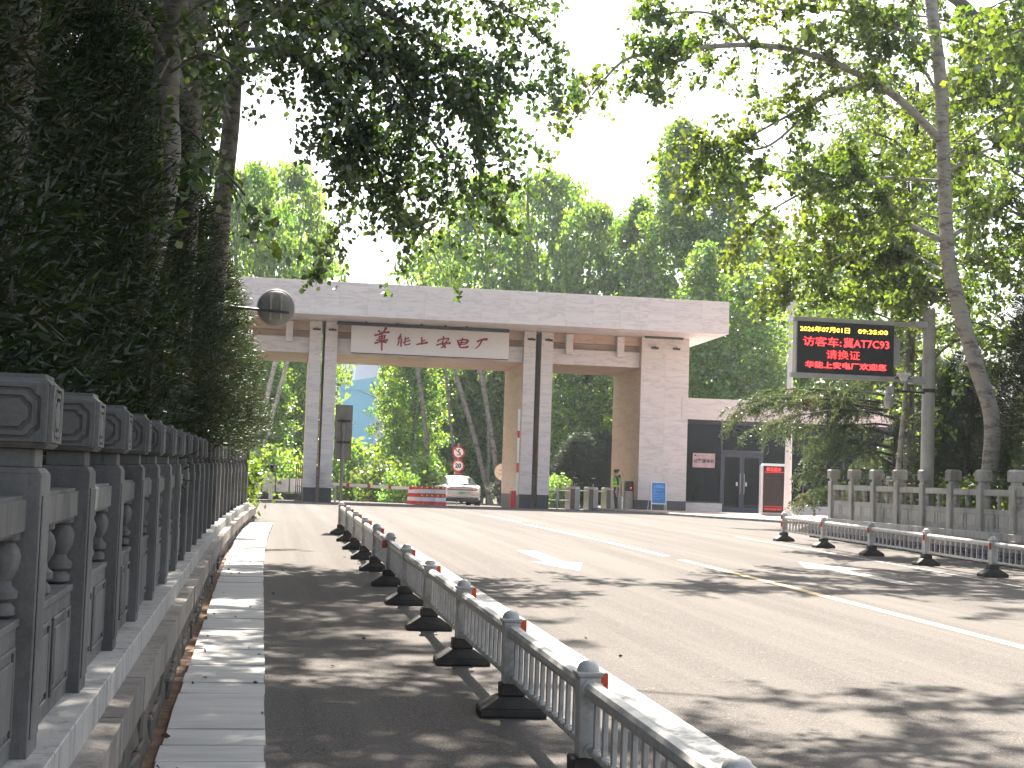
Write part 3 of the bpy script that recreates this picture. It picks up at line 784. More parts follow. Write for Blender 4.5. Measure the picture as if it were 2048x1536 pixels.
for x0, x1, z0, z1 in ((16.37,17.92,.535,3.895), (18.0,19.77,2.805,3.895), (19.85,21.64,.535,3.895), (21.72,23.46,.535,3.895), (23.54,25.36,.535,3.895), (25.44,27.26,.535,3.895)):
    MB().box(x0, x1, .49, .50, z0, z1).build('window_pane', M['glass'], rec)
for x0, x1, hx in ((18.0, 18.885, 18.80), (18.895, 19.775, 18.98)):
    d = MB().box(x0, x0+.10, .44, .53, .11, 2.65).box(x1-.10, x1, .44, .53, .11, 2.65).box(x0+.10, x1-.10, .44, .53, 2.5, 2.65).box(x0+.10, x1-.10, .44, .53, .11, .32).build('door_leaf', M['frame_blue'], rec, bevel=.005)
    MB().box(x0+.101, x1-.101, .48, .49, .321, 2.499).build('door_pane', M['glass'], d)
    MB().tube([(hx, .40, .9), (hx, .38, 1.0), (hx, .38, 1.7), (hx, .40, 1.8)], .014, 6).build('handle', M['stainless'], d)
    MB().box(hx-.12+(.24 if hx > 18.9 else 0)-.04, hx-.12+(.24 if hx > 18.9 else 0)+.04, .472, .479, 1.25, 1.42).build('sticker', M['white_metal'], d)
t = thing('notice_sign', 'pink visitor reception notice standing in the window beside the glazed door', 'sign', gl(16.68, .462, 2.0), GA)
MB().box(0, .99, 0, .02, 0, .62).build('board', M['pink_board'], t)
text_mesh('访客接待处', .185, M['black_print'], 'lettering', t, (.5, -.004, .27), (pi/2, 0, 0), .002, offset=.004)
MB().box(.07, .15, -.004, -.001, .49, .55).build('mark', M['black_print'], t)
text_mesh('华能上安电厂', .055, M['sign_back'], 'small_lettering', t, (.36, -.004, .515), (pi/2, 0, 0), .001)
# a potted plant and a tall plaque seen through the first pane
t = thing('potted_plant', 'small yellow plant in a pot behind the first reception window', 'plant', gl(16.95, .95, .45), GA)
MB().lathe([(.10, 0), (.14, .3)], 10).build('pot', M['bronze'], t)
m = MB(); r = random.Random(2)
for i in range(26):
    a = r.uniform(0, 6.28); l = r.uniform(.25, .5)
    m.tube([(0, 0, .28), (cos(a)*l*.4, sin(a)*l*.4, .3+l*.8), (cos(a)*l*.7, sin(a)*l*.7, .3+l)], [.018, .02, .003], 4)
m.build('foliage', M['leaf_olive'], t)

# ------------------------------------------------------------------ things in front of and inside the gate
def label_plate(): pass
kx, ky = 18.40, 53.75; kz = gz(ky)+.10
t = thing('display_kiosk', 'tall white framed display kiosk with red text on a black screen by the reception door', 'kiosk', (kx, ky, kz))
MB().box(0, .98, 0, .34, 0, 1.93).build('frame', M['white_metal'], t, bevel=.07, seg=3)
MB().box(.07, .91, -.012, .05, .10, 1.83).build('screen', M['screen_red'], t)
text_mesh('安全提示', .145, M['led_red'], 'lettering', t, (.46, -.016, 1.70), (pi/2, 0, 0), .002, offset=.0)
MB().box(.11, .86, -.0155, -.0125, 1.595, 1.61).box(.11, .84, -.0155, -.0125, .32, .33).build('rule', M['led_dim'], t)
text_mesh('WELCOME VISIT', .10, M['led_dim'], 'footer_lettering', t, (.46, -.016, .22), (pi/2, 0, 0), .002, .95)
MB().box(.05, .95, .03, .31, -.06, .0).build('foot', M['dark_metal'], t)

t = thing('notice_stand', 'blue folding notice stand with white frame in front of the broad marble pier', 'notice board', gl(14.42, -1.45, -.03), GA)
tilt = radians(-7)
fr = MB(); RM = Matrix.Rotation(tilt, 4, 'X')
fr.box(0, .66, -.015, .015, 1.30, 1.34, 0, RM).box(0, .66, -.015, .015, .40, .44, 0, RM).box(0, .04, -.015, .015, .44, 1.30, 0, RM).box(.62, .66, -.015, .015, .44, 1.30, 0, RM)
fr.box(.0, .03, -.012, .012, -.0, .40, 0, RM).box(.63, .66, -.012, .012, 0, .40, 0, RM)
fr.build('frame', M['white_metal'], t)
MB().tube([(.0, .17, 1.30), (-.03, .55, 0)], .015, 6).tube([(.66, .17, 1.30), (.69, .55, 0)], .015, 6).build('rear_leg', M['white_metal'], t)
bd = MB().box(.041, .619, -.008, .008, .441, 1.299, 0, RM).build('board', M['blue_board'], t)
m = MB()
for z, x0, x1, h in ((1.19, .18, .5, .035), (1.12, .12, .56, .045), (1.03, .08, .38, .014), (.97, .08, .42, .014), (.91, .08, .26, .014), (.85, .08, .58, .016), (.79, .08, .57, .016), (.72, .08, .58, .016), (.65, .08, .56, .014), (.60, .08, .42, .014)):
    x = x0
    while x < x1-.01:
        wv = min(h*.9, x1-x); m.box(x, x+wv, -.0115, -.0085, z-h/2, z+h/2, 0, RM); x += wv+h*.25
m.build('printed_text', M['pale_blue_print'], t)

def turnstile(x, w, label, face=True, arm=None):
    t = thing('turnstile', label, 'turnstile', gl(x, .9, -.04), GA, 'turnstiles in the side opening')
    MB().box(0, w, 0, 1.15, 0, 1.0).prism([(0,1.0),(w,1.0),(w-.03,1.04),(.03,1.04)], .02, 1.1, 'y').build('cabinet', M['stainless'], t, bevel=.02)
    MB().box(w*.55, w*.95, -.004, .05, .93, 1.03).build('reader', M['white_metal'], t)
    MB().box(.02, w*.5, -.004, -.0005, .06, .94).build('shading_panel', M['bronze'], t)  # dark half of the front: shading and brown reflection put into the colour
    MB().box(w*.52, w-.02, -.004, -.0005, .06, .90).build('shading_panel', M['steel'], t)  # lighter half of the same painted shading
    MB().box(-.01, w+.01, -.012, 1.16, -.05, .05).build('base', M['dark_metal'], t)
    if face:
        MB().tube([(w*.5, .15, 1.03), (w*.5, .13, 1.2)], .018, 6).build('stem', M['stainless'], t)
        MB().box(w*.5-.07, w*.5+.07, .10, .14, 1.18, 1.40).build('face_scanner', M['screen'], t, bevel=.01)
        MB().box(w*.5-.075, w*.5+.075, .08, .15, 1.401, 1.43).build('scanner_hood', M['white_metal'], t)
    if arm: MB().tube([(w, .5, .86), (w+arm, .5, .86)], .02, 8).build('arm', M['stainless'], t)
    return t
turnstile(11.40, .44, 'stainless turnstile with face scanner beside the tube swing gate', True, .40)
turnstile(12.22, .42, 'middle stainless turnstile with face scanner, between two barrier arms', True, .42)
turnstile(13.0, .38, 'stainless turnstile half hidden by the guard', False)
t = thing('swing_gate', 'chrome tube swing gate with two rounded loops beside the marble columns', 'gate', gl(10.42, .9, 0), GA)
def loop(x0, x1, z0, z1):
    r = .06
    return [(x0+r,0,z0),(x1-r,0,z0),(x1,0,z0+r),(x1,0,z1-r),(x1-r,0,z1),(x0+r,0,z1),(x0,0,z1-r),(x0,0,z0+r),(x0+r,0,z0)]
for x0, x1 in ((.0, .40), (.46, .98)): MB().tube(loop(x0, x1, .38, .80), .022, 8, cap=False).build('loop', M['stainless'], t, smooth=True)
MB().tube([(.43, .0, -.1), (.43, 0, .95)], .03, 8).build('post', M['stainless'], t)
t = thing('ticket_machine', 'silver cabinet with black top behind the guard', 'machine', gl(13.50, 1.3, -.05), GA)
MB().box(0, .28, 0, .5, 0, 1.35).build('cabinet', M['stainless'], t, bevel=.03)
MB().box(-.02, .2, -.004, .3, 1.352, 1.62).build('hood', M['dark_metal'], t, bevel=.03)
t = thing('entry_machine', 'black fronted machine with a small red display against the pier', 'machine', gl(13.82, .7, -.05), GA)
MB().box(0, .32, 0, .5, 0, .92).build('cabinet', M['stainless'], t, bevel=.02)
MB().box(.01, .31, .05, .45, .921, 1.36).build('head', M['dark_metal'], t, bevel=.03)
MB().box(.18, .25, .043, .049, 1.04, 1.10).build('display', M['led_dim'], t)
t = thing('bollard', 'short silver bollard standing right behind the guard', 'bollard', gl(13.42, -.25, -.05), GA)
MB().lathe([(.075, 0), (.075, .62), (.06, .66), (.02, .68)], 14).build('tube', M['stainless'], t, smooth=True)
MB().lathe([(.077, .50), (.077, .57)], 14).build('band', M['white_metal'], t)

# barriers
bz = gz(66)
t = thing('boom_barrier', 'lowered red and white barrier boom across the main opening', 'barrier', (7.15, 66.2, bz))
MB().box(-.16, .16, -.16, .16, 0, .72).build('cabinet', M['red'], t, bevel=.02)
bm = MB(); x = .2; k = 0
while x > -4.0:
    L = .78 if k % 2 == 0 else .14
    bm.box(x-L, x, -.24, -.20, .62+.022*(-x), .75+.022*(-x), 0 if k % 2 == 0 else 1); x -= L; k += 1
bm.build('boom', [M['white_metal'], M['red']], t)
MB().box(-3.98, -3.90, -.26, -.18, -.1, .70).build('boom_rest', M['steel'], t)
t = thing('boom_barrier', 'raised upright barrier boom with red cabinet beside the inner marble column', 'barrier', gl(8.72, -.5, -.05), GA)
MB().box(-.12, .10, -.13, .13, 0, .78).build('cabinet', M['red'], t, bevel=.02)
MB().box(.10, .18, -.05, .05, .6, 4.2).box(.099, .181, -.051, .051, 1.55, 1.95, 1).box(.099, .181, -.051, .051, 3.0, 3.3, 1).build('boom', [M['white_metal'], M['red']], t)
def water_barrier(x, y, rz, label, sc=1):
    t = thing('water_barrier', label, 'barrier', (x, y, gz(y)-.02), rz, 'red and white plastic barriers by the car')
    def prof(z): return .24 - .1*min(1, z/.28) if z < .28 else .14 - .02*(z-.28)/.5
    zs = [0, .17, .34, .51, .68, .80]
    for i in range(5):
        b, c = prof(zs[i]), prof(zs[i+1]); l0 = .235-.006*i; l1 = .235-.006*(i+1)
        MB().frustum(l0, b, zs[i], l1, c, zs[i+1]).build('red_band' if i % 2 == 0 else 'white_band', M['red'] if i % 2 == 0 else M['white_band'], t, bevel=.012)
        if i % 2 == 0 and i: 
            for x_ in (-.14, .08): MB().box(x_, x_+.06, -b-.004, -c-.0, (zs[i]+.05), zs[i]+.11).build('stud', M['hivis'], t)
for k_, (px_, d_, rz_, lab_) in enumerate(((880, 63.0, 0, 'red and white plastic barrier overlapping the corner of the silver car'), (858, 63.2, .02, 'red and white plastic barrier second from the silver car, facing the road'),
      (844, 64.2, .5, 'red and white plastic barrier turned aside, third from the silver car'), (834, 66.0, .6, 'red and white plastic barrier turned aside, fourth from the silver car'), (826, 68.0, .7, 'red and white plastic barrier at the far end of its row, fifth from the car'))):
    q_ = at(px_, 1000, d_); water_barrier(q_.x, q_.y, rz_, lab_)

# round traffic signs on one post
t = thing('traffic_sign_post', 'three round traffic signs stacked on one post above the silver car', 'sign', (9.80, 75.5, gz(75.5)))
MB().tube([(0, .06, 0), (0, .06, 3.1)], .04, 8).build('post', M['steel'], t)
def disc(r, y0, y1, z, n=28): return MB().tube([(0, y0, z), (0, y1, z)], r, n)
z0 = -gz(75.5)
for z, nm in ((3.29, 'horn'), (2.61, 'limit'), (1.945, 'parking')):
    zz = z+z0
    d = disc(.315, -.02, .02, zz).build('no_horn_sign' if nm == 'horn' else ('speed_sign' if nm == 'limit' else 'no_parking_sign'), M['sign_red'], t)
    disc(.24, -.026, -.0205, zz).build('face', M['sign_blue'] if nm == 'parking' else M['sign_white'], d)
    if nm == 'limit': text_mesh('20', .30, M['black_print'], 'lettering', d, (0, -.029, zz), (pi/2, 0, 0), .002, offset=.012)
    if nm == 'horn':
        h = MB().tube([(-.09, -.0285, zz-.13), (.06, -.0285, zz-.13), (.10, -.0285, zz-.02), (-.02, -.0285, zz+.06), (.05, -.0285, zz+.17)], [.02,.02,.02,.02,.04], 6)
        h.build('horn_symbol', M['black_print'], d)
        MB().box(-.25, .25, -.036, -.031, -.018, .018, 0, Matrix.Translation((0, 0, zz)) @ Matrix.Rotation(radians(45), 4, 'Y')).build('slash', M['sign_red'], d)
    if nm == 'parking':
        for a in (45,): MB().box(-.25, .25, -.032, -.027, -.02, .02, 0, Matrix.Translation((0, 0, zz)) @ Matrix.Rotation(radians(a), 4, 'Y')).build('slash', M['sign_red'], d)
t = thing('round_sign', 'round cream sign half hidden behind the brown gate reveal', 'sign', (11.42, 71.2, gz(71.2)))
MB().tube([(0, .05, 0), (0, .05, 2.0)], .035, 8).build('post', M['steel'], t)
d = disc(.40, -.02, .02, 2.33-gz(71.2)).build('face', M['cream'], t)
for dz in (.08, -.10): MB().box(-.22, .22, -.025, -.021, 2.33-gz(71.2)+dz-.012, 2.33-gz(71.2)+dz+.012).build('printed_line', M['bronze'], d)

# the silver car
def car():
    t = thing('car', 'silver saloon car driving away through the main opening', 'car', (9.35, 70.0, gz(71)-.06), radians(0))
    # stations from rear (y = 0) to front: y, z_low, z_belt, half width at belt, roof z, roof half width
    st = [(0.0,.42,.80,.74,.82,.60),(.06,.32,.90,.84,.93,.66),(.35,.26,.98,.91,1.00,.70),(.75,.24,.99,.92,1.10,.66),(1.25,.22,.97,.93,1.34,.60),(1.75,.22,.96,.93,1.43,.58),(2.4,.22,.95,.93,1.45,.58),(3.0,.22,.94,.93,1.36,.60),(3.6,.22,.93,.92,1.02,.66),(4.3,.24,.86,.88,.89,.66),(4.75,.34,.68,.76,.70,.56)]
    vs = []; fs = []
    for y, zl, zb, wb, zr, wr in st:
        half = [(wb*.90, zl), (wb*.98, zl+.10), (wb*1.0, (zl+zb)/2), (wb*.985, zb-.06), (wb*.955, zb), (wb*.94 if zr > zb+.12 else wb*.92, zb+.015), (wr+.035, zr-.045), (wr*.9, zr-.005), (wr*.5, zr+.015)]
        ring = [(x, y, z) for x, z in half] + [(-x, y, z) for x, z in reversed(half)]
        vs += ring
    n = 18
    for i in range(len(st)-1):
        for k in range(n-1): fs.append((i*n+k, i*n+k+1, (i+1)*n+k+1, (i+1)*n+k))
        fs.append((i*n+n-1, i*n, (i+1)*n, (i+1)*n+n-1))
    fs.append(tuple(range(n))); fs.append(tuple((len(st)-1)*n+k for k in range(n-1, -1, -1)))
    mi = []
    mb = MB().add(vs, fs)
    cnt = 0
    for i in range(len(st)-1):
        for k in range(n):
            if 3 <= i <= 7 and k in (5, 11): mb.mi[i*n+k] = 1           # side windows
            if 2 <= i <= 3 and k in (6, 7, 8, 9, 10): mb.mi[i*n+k] = 1  # rear screen
            if 7 <= i <= 7 and k in (6, 7, 8, 9, 10): mb.mi[i*n+k] = 1  # windscreen
    body = mb.build('body', [M['car'], M['car_glass']], t, smooth=True)
    MB().box(-.72, .72, -.035, .10, .775, .82).build('tail_lamp', M['tail'], t, bevel=.015)
    MB().box(-.235, .235, -.055, -.03, .58, .70).build('number_plate', M['plate'], t)
    text_mesh('BL8R7N', .10, M['black_print'], 'plate_lettering', t, (0, -.058, .64), (pi/2, 0, 0), .001, .95)
    MB().box(-.78, .78, -.05, .2, .22, .40).build('rear_diffuser', M['dark_metal'], t, bevel=.04)
    MB().box(-.80, .80, -.06, .12, .42, .50).build('bumper', M['car'], t, bevel=.03)
    for sx in (-1, 1):
        MB().box(min(sx*.93, sx*1.08), max(sx*.93, sx*1.08), 3.05, 3.2, .96, 1.10).build('mirror', M['dark_metal'], t, bevel=.03)
        for y in (.85, 3.85):
            wh = MB().tube([(sx*.70, y, .33), (sx*.92, y, .33)], .33, 20).build('tyre', M['tyre'], t)
            MB().tube([(sx*.925, y, .33), (sx*.93, y, .33)], .22, 16).build('rim', M['stainless'], wh)
car()

# printed glass panels and an access pillar in the side opening
t = thing('panel_screen', 'row of pale printed panels low across the side opening', 'screen', (-1.2, 69.0, gz(69)))
for i in range(5):
    MB().box(i*.62+.02, i*.62+.58, -.012, .012, .36, .97).build('panel', M['frost'], t, bevel=.004)
    MB().box(i*.62-.012, i*.62+.012, -.03, .03, 0, 1.0).build('post', M['dark_metal'], t)
MB().box(0, 3.1, .05, .12, 0, .30).build('base_rail', M['dark_metal'], t)
t = thing('access_pillar', 'slim pale access pillar with a black scanner in front of the printed panels', 'pillar', (.43, 65.0, gz(65)-.03))
MB().box(-.09, .09, -.12, .12, 0, 1.08).build('body', M['white_metal'], t, bevel=.015)
MB().tube([(0, 0, 1.08), (0, 0, 1.25)], .02, 6).build('stem', M['steel'], t)
MB().box(-.08, .08, -.02, .03, 1.22, 1.50).build('scanner', M['screen'], t, bevel=.01)
MB().box(-.17, .17, -.1, .12, 1.505, 1.53).build('hood', M['dark_metal'], t, bevel=.008)

# ------------------------------------------------------------------ the guard
def guard():
    p = gl(13.10, -.55, 0); p.z = gz(p.y)
    t = thing('person', 'person in black uniform, cap and green hi-vis vest standing beside the turnstiles', 'person', p, radians(-90))
    # built facing local -y ... rotated so that the face looks towards -x of the world
    V = {'pel': (0,0,.92,.145,.115), 'wst': (0,.0,1.06,.135,.105), 'chest': (0,-.01,1.28,.17,.125), 'neckb': (0,.0,1.44,.085,.075), 'neck': (0,-.02,1.50,.055,.055),
         'head': (0,-.035,1.60,.082,.098), 'top': (0,-.03,1.69,.07,.085),
         'shL': (.17,0,1.40,.065,.06), 'elL': (.22,.04,1.13,.045,.045), 'wrL': (.22,-.04,.90,.032,.034),
         'shR': (-.17,0,1.40,.065,.06), 'elR': (-.22,.05,1.13,.045,.045), 'wrR': (-.21,-.01,.88,.032,.034),
         'hiL': (.09,0,.86,.105,.105), 'knL': (.10,-.015,.48,.07,.075), 'anL': (.10,.02,.10,.05,.055), 'toL': (.11,-.13,.045,.045,.04),
         'hiR': (-.09,0,.86,.105,.105), 'knR': (-.10,-.0,.48,.07,.075), 'anR': (-.10,.04,.10,.05,.055), 'toR': (-.11,-.11,.045,.045,.04)}
    Ed = [('pel','wst'),('wst','chest'),('chest','neckb'),('neckb','neck'),('neck','head'),('head','top'),('neckb','shL'),('shL','elL'),('elL','wrL'),('neckb','shR'),('shR','elR'),('elR','wrR'),('pel','hiL'),('hiL','knL'),('knL','anL'),('anL','toL'),('pel','hiR'),('hiR','knR'),('knR','anR'),('anR','toR')]
    for s, sg in (('L', 1), ('R', -1)):
        wr = Vector(V['wr'+s][:3])
        V['pm'+s] = (*(wr+Vector((0, -.015, -.07))), .034, .022); Ed.append(('wr'+s, 'pm'+s))
        for fi, (fy, fl) in enumerate(((-.035,.075),(-.012,.085),(.012,.08),(.033,.062))):
            V['f%d%s' % (fi, s)] = (*(wr+Vector((0, -.015+fy, -.115))), .0095, .0095); V['g%d%s' % (fi, s)] = (*(wr+Vector((-.012*sg, -.02+fy, -.115-fl))), .0075, .0075)
            Ed += [('pm'+s, 'f%d%s' % (fi, s)), ('f%d%s' % (fi, s), 'g%d%s' % (fi, s))]
        V['th'+s] = (*(wr+Vector((-.01*sg, -.055, -.085))), .011, .011); V['tt'+s] = (*(wr+Vector((-.012*sg, -.07, -.125))), .009, .009)
        Ed += [('wr'+s, 'th'+s), ('th'+s, 'tt'+s)]
    keys = list(V); ix = {k: i for i, k in enumerate(keys)}
    me = bpy.data.meshes.new('body'); me.from_pydata([V[k][:3] for k in keys], [(ix[a], ix[b]) for a, b in Ed], [])
    o = ob('tmp_body', me)
    o.modifiers.new('skin', 'SKIN'); sub = o.modifiers.new('sub', 'SUBSURF'); sub.levels = 2; sub.render_levels = 2
    for i, k in enumerate(keys):
        sv = me.skin_vertices[0].data[i]; sv.radius = V[k][3:5]; sv.use_root = (k == 'pel')
    dg = bpy.context.evaluated_depsgraph_get(); dg.update()
    bme = bpy.data.meshes.new_from_object(o.evaluated_get(dg)); bpy.data.objects.remove(o)
    for mm in (M['uniform'], M['skin'], M['dark_metal']): bme.materials.append(mm)
    idx = []
    for pgn in bme.polygons:
        c = pgn.center
        arm = abs(c.x) > .165 and c.z < 1.12 and c.z > .6
        idx.append(1 if c.z > 1.475 or (arm and c.z < 1.10) else (2 if c.z < .12 else 0))
    bme.polygons.foreach_set('material_index', idx); bme.polygons.foreach_set('use_smooth', [True]*len(idx))
    bme.name = 'body'; body = ob('body', bme, t)
    vest = MB().lathe([(.165, 1.0), (.168, 1.1), (.185, 1.25), (.19, 1.34), (.16, 1.43)], 18)
    vo = vest.build('vest', M['vest'], t, smooth=True); vo.scale = (1.02, .80, 1)
    for z in (1.06, 1.2):
        b = MB().lathe([(.178+.012*(z > 1.1), z-.022), (.180+.012*(z > 1.1), z+.022)], 18).build('reflective_band', M['hivis'], t); b.scale = (1.02, .80, 1)
    MB().lathe([(.088, 1.665), (.115, 1.70), (.122, 1.735), (.09, 1.755), (.02, 1.76)], 16).build('cap', M['uniform'], t, smooth=True)
    MB().box(-.07, .07, -.19, -.09, 1.668, 1.678).build('cap_peak', M['dark_metal'], t, bevel=.004)
    MB().prism([(-.02,0),(.02,0),(0,.03)], -.14, -.118, 'y', 0, Matrix.Translation((0, 0, 1.57))).build('nose', M['skin'], t)
    for sx in (-1, 1):
        MB().lathe([(.008, -.004), (.008, .004)], 8, (sx*.03, -.122, 1.615)).build('eye', M['black_print'], t)
        MB().box(sx*.085-.008, sx*.085+.008, -.045, -.005, 1.565, 1.62).build('ear', M['skin'], t, bevel=.006)
    MB().box(-.022, .022, -.127, -.118, 1.535, 1.541).build('mouth', M['sign_red'], t)
    MB().lathe([(.086, 1.60), (.09, 1.665)], 14, (0, -.02, 0)).build('hair', M['black_print'], t)
guard()

# ------------------------------------------------------------------ message screen on its pole, mirror, signs and lamps
t = thing('message_screen', 'black message screen with yellow and red lit text hung on grey arms', 'screen', (0, 0, 0))
X0, X1, Z0, Z1, YS = 10.975, 13.135, 4.215, 5.305, 30.0
MB().box(X0, X1, YS, YS+.16, Z0, Z1).build('screen_body', M['screen'], t)
MB().box(X0-.028, X0-.001, YS-.02, YS+.17, Z0, Z1).build('edge_strip', M['pole'], t)
MB().box(X0-.06, 13.78, YS-.01, YS+.12, Z1+.002, Z1+.09).build('upper_arm', M['pole'], t, bevel=.004)
MB().box(X0-.11, 13.78, YS-.01, YS+.12, Z0-.10, Z0-.002).build('lower_arm', M['pole'], t, bevel=.004)
MB().box(13.55, 14.0, YS-.05, YS+.20, Z0-.13, Z0+.03).build('clamp', M['steel'], t, bevel=.01)
MB().box(13.60, 14.0, YS-.05, YS+.20, Z1-.02, Z1+.12).build('clamp', M['steel'], t, bevel=.01)
MB().tube([(13.16, YS+.05, Z0+.03), (13.6, YS+.02, Z0+.02), (13.85, YS+.05, Z0-.02)], .012, 5).tube([(13.1, YS+.03, Z0-.05), (13.3, YS-.05, Z0+.0), (13.5, YS, Z0-.02)], .02, 5).build('cable', M['dark_metal'], t)
W_, H_ = X1-X0, Z1-Z0
def led(s, px0, px1, zc, h, mat, nm, sx=None, off=0):      # px = fractions across the screen
    o = text_mesh(s, h, mat, nm, t, (0, 0, 0), (pi/2, 0, 0), .001, offset=off)
    wd = o.dimensions.x if o.dimensions.x else 1
    bb = [v.co.x for v in o.data.vertices]; wd = max(bb)-min(bb); mid = (max(bb)+min(bb))/2
    k = (px1-px0)*W_/wd
    o.scale = (k, 1, 1); o.location = (X0+(px0+px1)/2*W_-mid*k, YS-.003, Z0+zc*H_)
    return o
led('2026年07月01日', .03, .54, .845, .130, M['led_yellow'], 'date_lettering', off=.0012)
led('09:35:00', .625, .935, .845, .130, M['led_yellow'], 'time_lettering', off=.0012)
led('访客车:', .065, .455, .60, .215, M['led_red'], 'visitor_lettering')
led('冀AT7C93', .48, .95, .60, .225, M['led_red'], 'plate_lettering', off=.001)
led('请换证', .305, .65, .36, .205, M['led_red'], 'instruction_lettering', off=-.001)
lo = led('华能上安电厂欢迎您', .09, .925, .155, .165, M['led_red'], 'scrolling_lettering', off=.003)
lo.scale = (lo.scale[0], .88, 1)
t = thing('steel_pole', 'thick grey steel pole standing behind the balustrade and carrying the message screen', 'pole', (13.95, 30.05, FR(30)-.1))
MB().tube([(0, 0, 0), (0, 0, 4.7)], [.15, .125], 20).build('shaft', M['pole'], t, smooth=True)
MB().tube([(0, 0, 2.92), (0, 0, 3.0)], .15, 20).build('band', M['dark_metal'], t)
MB().box(-.25, .25, -.25, .25, 0, .04).build('base_plate', M['steel'], t)
t = thing('junction_box', 'narrow grey box hung beside the message screen near its pole', 'box', (13.21, 30.18, 4.46))
MB().box(0, .15, 0, .12, 0, .58).build('case', M['pole'], t, bevel=.01)
MB().box(-.01, .16, -.01, .13, .581, .60).build('lid', M['steel'], t)
t = thing('security_camera', 'grey dome security camera hanging below the message screen on a short arm', 'camera', (12.93, 29.75, 3.6))
MB().tube([(.9, .25, .30), (.25, .05, .30)], .022, 8).build('arm', M['dark_metal'], t)
MB().box(-.055, .10, -.06, .06, .22, .38).build('bracket', M['pole'], t, bevel=.015)
MB().lathe([(.04, .22), (.09, .18), (.11, .12), (.11, .07)], 16).build('housing', M['pole'], t, smooth=True)
MB().lathe([(.105, .068), (.10, 0.0), (.07, -.06), (.02, -.085)], 16).build('dome', M['steel'], t, smooth=True)
t = thing('floodlight', 'small white floodlight on the lower arm of the message screen', 'light', (13.30, 29.86, 4.20))
MB().box(-.13, .13, -.1, .08, .03, .09).prism([(-.10, .03), (.10, .03), (.05, -.08), (-.05, -.08)], -.05, .05, 'y').build('case', M['white_metal'], t, bevel=.01)

t = thing('traffic_mirror', 'round traffic mirror seen from behind on a horizontal arm, before the gate roof', 'mirror', (.14, 30.5, 5.06))
MB().lathe([(.10, .16), (.25, .12), (.34, .05), (.37, .0), (.365, -.012)], 32, M=Matrix.Rotation(pi/2, 4, 'X')).build('back', M['sign_back'], t, smooth=True)
MB().tube([(.37*cos(a), .0, .37*sin(a)) for a in [2*pi*i/32 for i in range(33)]], .014, 6, cap=False).build('rim', M['pole'], t)
for dx in (-.10, .11): MB().box(dx-.018, dx+.018, -.19, -.155, -.26, .29).build('brace', M['pole'], t)
MB().tube([(.27, -.22, -.11), (-.9, -.2, -.045), (-1.4, -.15, -.03)], .028, 8).build('arm', M['dark_metal'], t)
MB().tube([(-1.4, -.15, .3), (-1.4, -.15, -4.2)], .05, 10).build('pole', M['pole'], t)
t = thing('road_sign', 'tall rectangular road sign seen from behind at the end of the long railing', 'sign', (1.66, 31.75, gz(31.75)))
MB().tube([(0, -.05, 0), (0, -.05, 2.25)], .036, 10).build('pole', M['sign_back'], t)
MB().box(-.175, .185, 0, .012, 1.48, 2.64).build('plate', M['sign_back'], t, bevel=.035, seg=2)
for z in (1.85, 2.3): MB().box(-.13, .15, -.022, -.001, z-.02, z+.02).box(-.05, .05, -.095, -.022, z-.025, z+.025).build('clamp', M['dark_metal'], t)

t = thing('ornamental_lamp', 'tall white lamp column with fluted feather shaped head behind the display kiosk', 'street lamp', (18.72, 51.8, gz(51.8)+.08))
MB().tube([(0, 0, 0), (0, 0, 4), (0, 0, 7.9)], [.14, .11, .085], 14).build('column', M['white_metal'], t, smooth=True)
MB().lathe([(.24, 0), (.24, .06), (.16, .2)], 14).build('base', M['white_metal'], t)
for sg, lab in ((-1, 0), (1, 1)):
    for k, dx in enumerate((.0, .07, .14)):
        m = MB(); pts = []
        for i in range(9):
            u = i/8; pts.append((sg*(.03+dx*.6+(.62-.16*k)*u**2.0), (k-1)*.03, 7.2+.1*k+1.75*u-.12*k*u))
        m.tube(pts, [.045-.012*abs(i-4)/4 for i in range(9)], 6)
        m.build('feather_blade', M['white_metal'], t, smooth=True)
    MB().box(min(sg*.45, sg*.95), max(sg*.45, sg*.95), -.12, .12, 8.93, 9.0).build('lamp_head', M['steel'], t, bevel=.02)
MB().tube([(0, 0, 7.9), (0, 0, 8.6)], [.08, .03], 8).build('finial', M['white_metal'], t)
def street_lamp(x, y, h, label):
    t = thing('street_lamp', label, 'street lamp', (x, y, gz(y)), 0, 'double armed lamps on the drive beyond the gate')
    MB().tube([(0, 0, 0), (0, 0, h)], [.09, .05], 10).build('pole', M['pole'], t, smooth=True)
    for sg in (-1, 1):
        a = MB().tube([(0, 0, h-1.0), (sg*.45, 0, h-.35), (sg*1.0, 0, h-.05), (sg*1.5, 0, h)], [.04, .035, .03, .03], 8).build('arm', M['pole'], t, smooth=True)
        MB().lathe([(.02, -.02), (.10, 0), (.11, .04), (.05, .09)], 10, M=Matrix.Translation((sg*1.72, 0, h-.02)) @ Matrix.Scale(2.4, 4, (1, 0, 0))).build('lamp_head', M['white_metal'], a, smooth=True)
street_lamp(1.65, 86, 4.5, 'double armed street lamp beyond the gate, the taller looking of two in line')
street_lamp(2.25, 112, 4.3, 'double armed street lamp farther along the drive, lower in line behind the taller one')
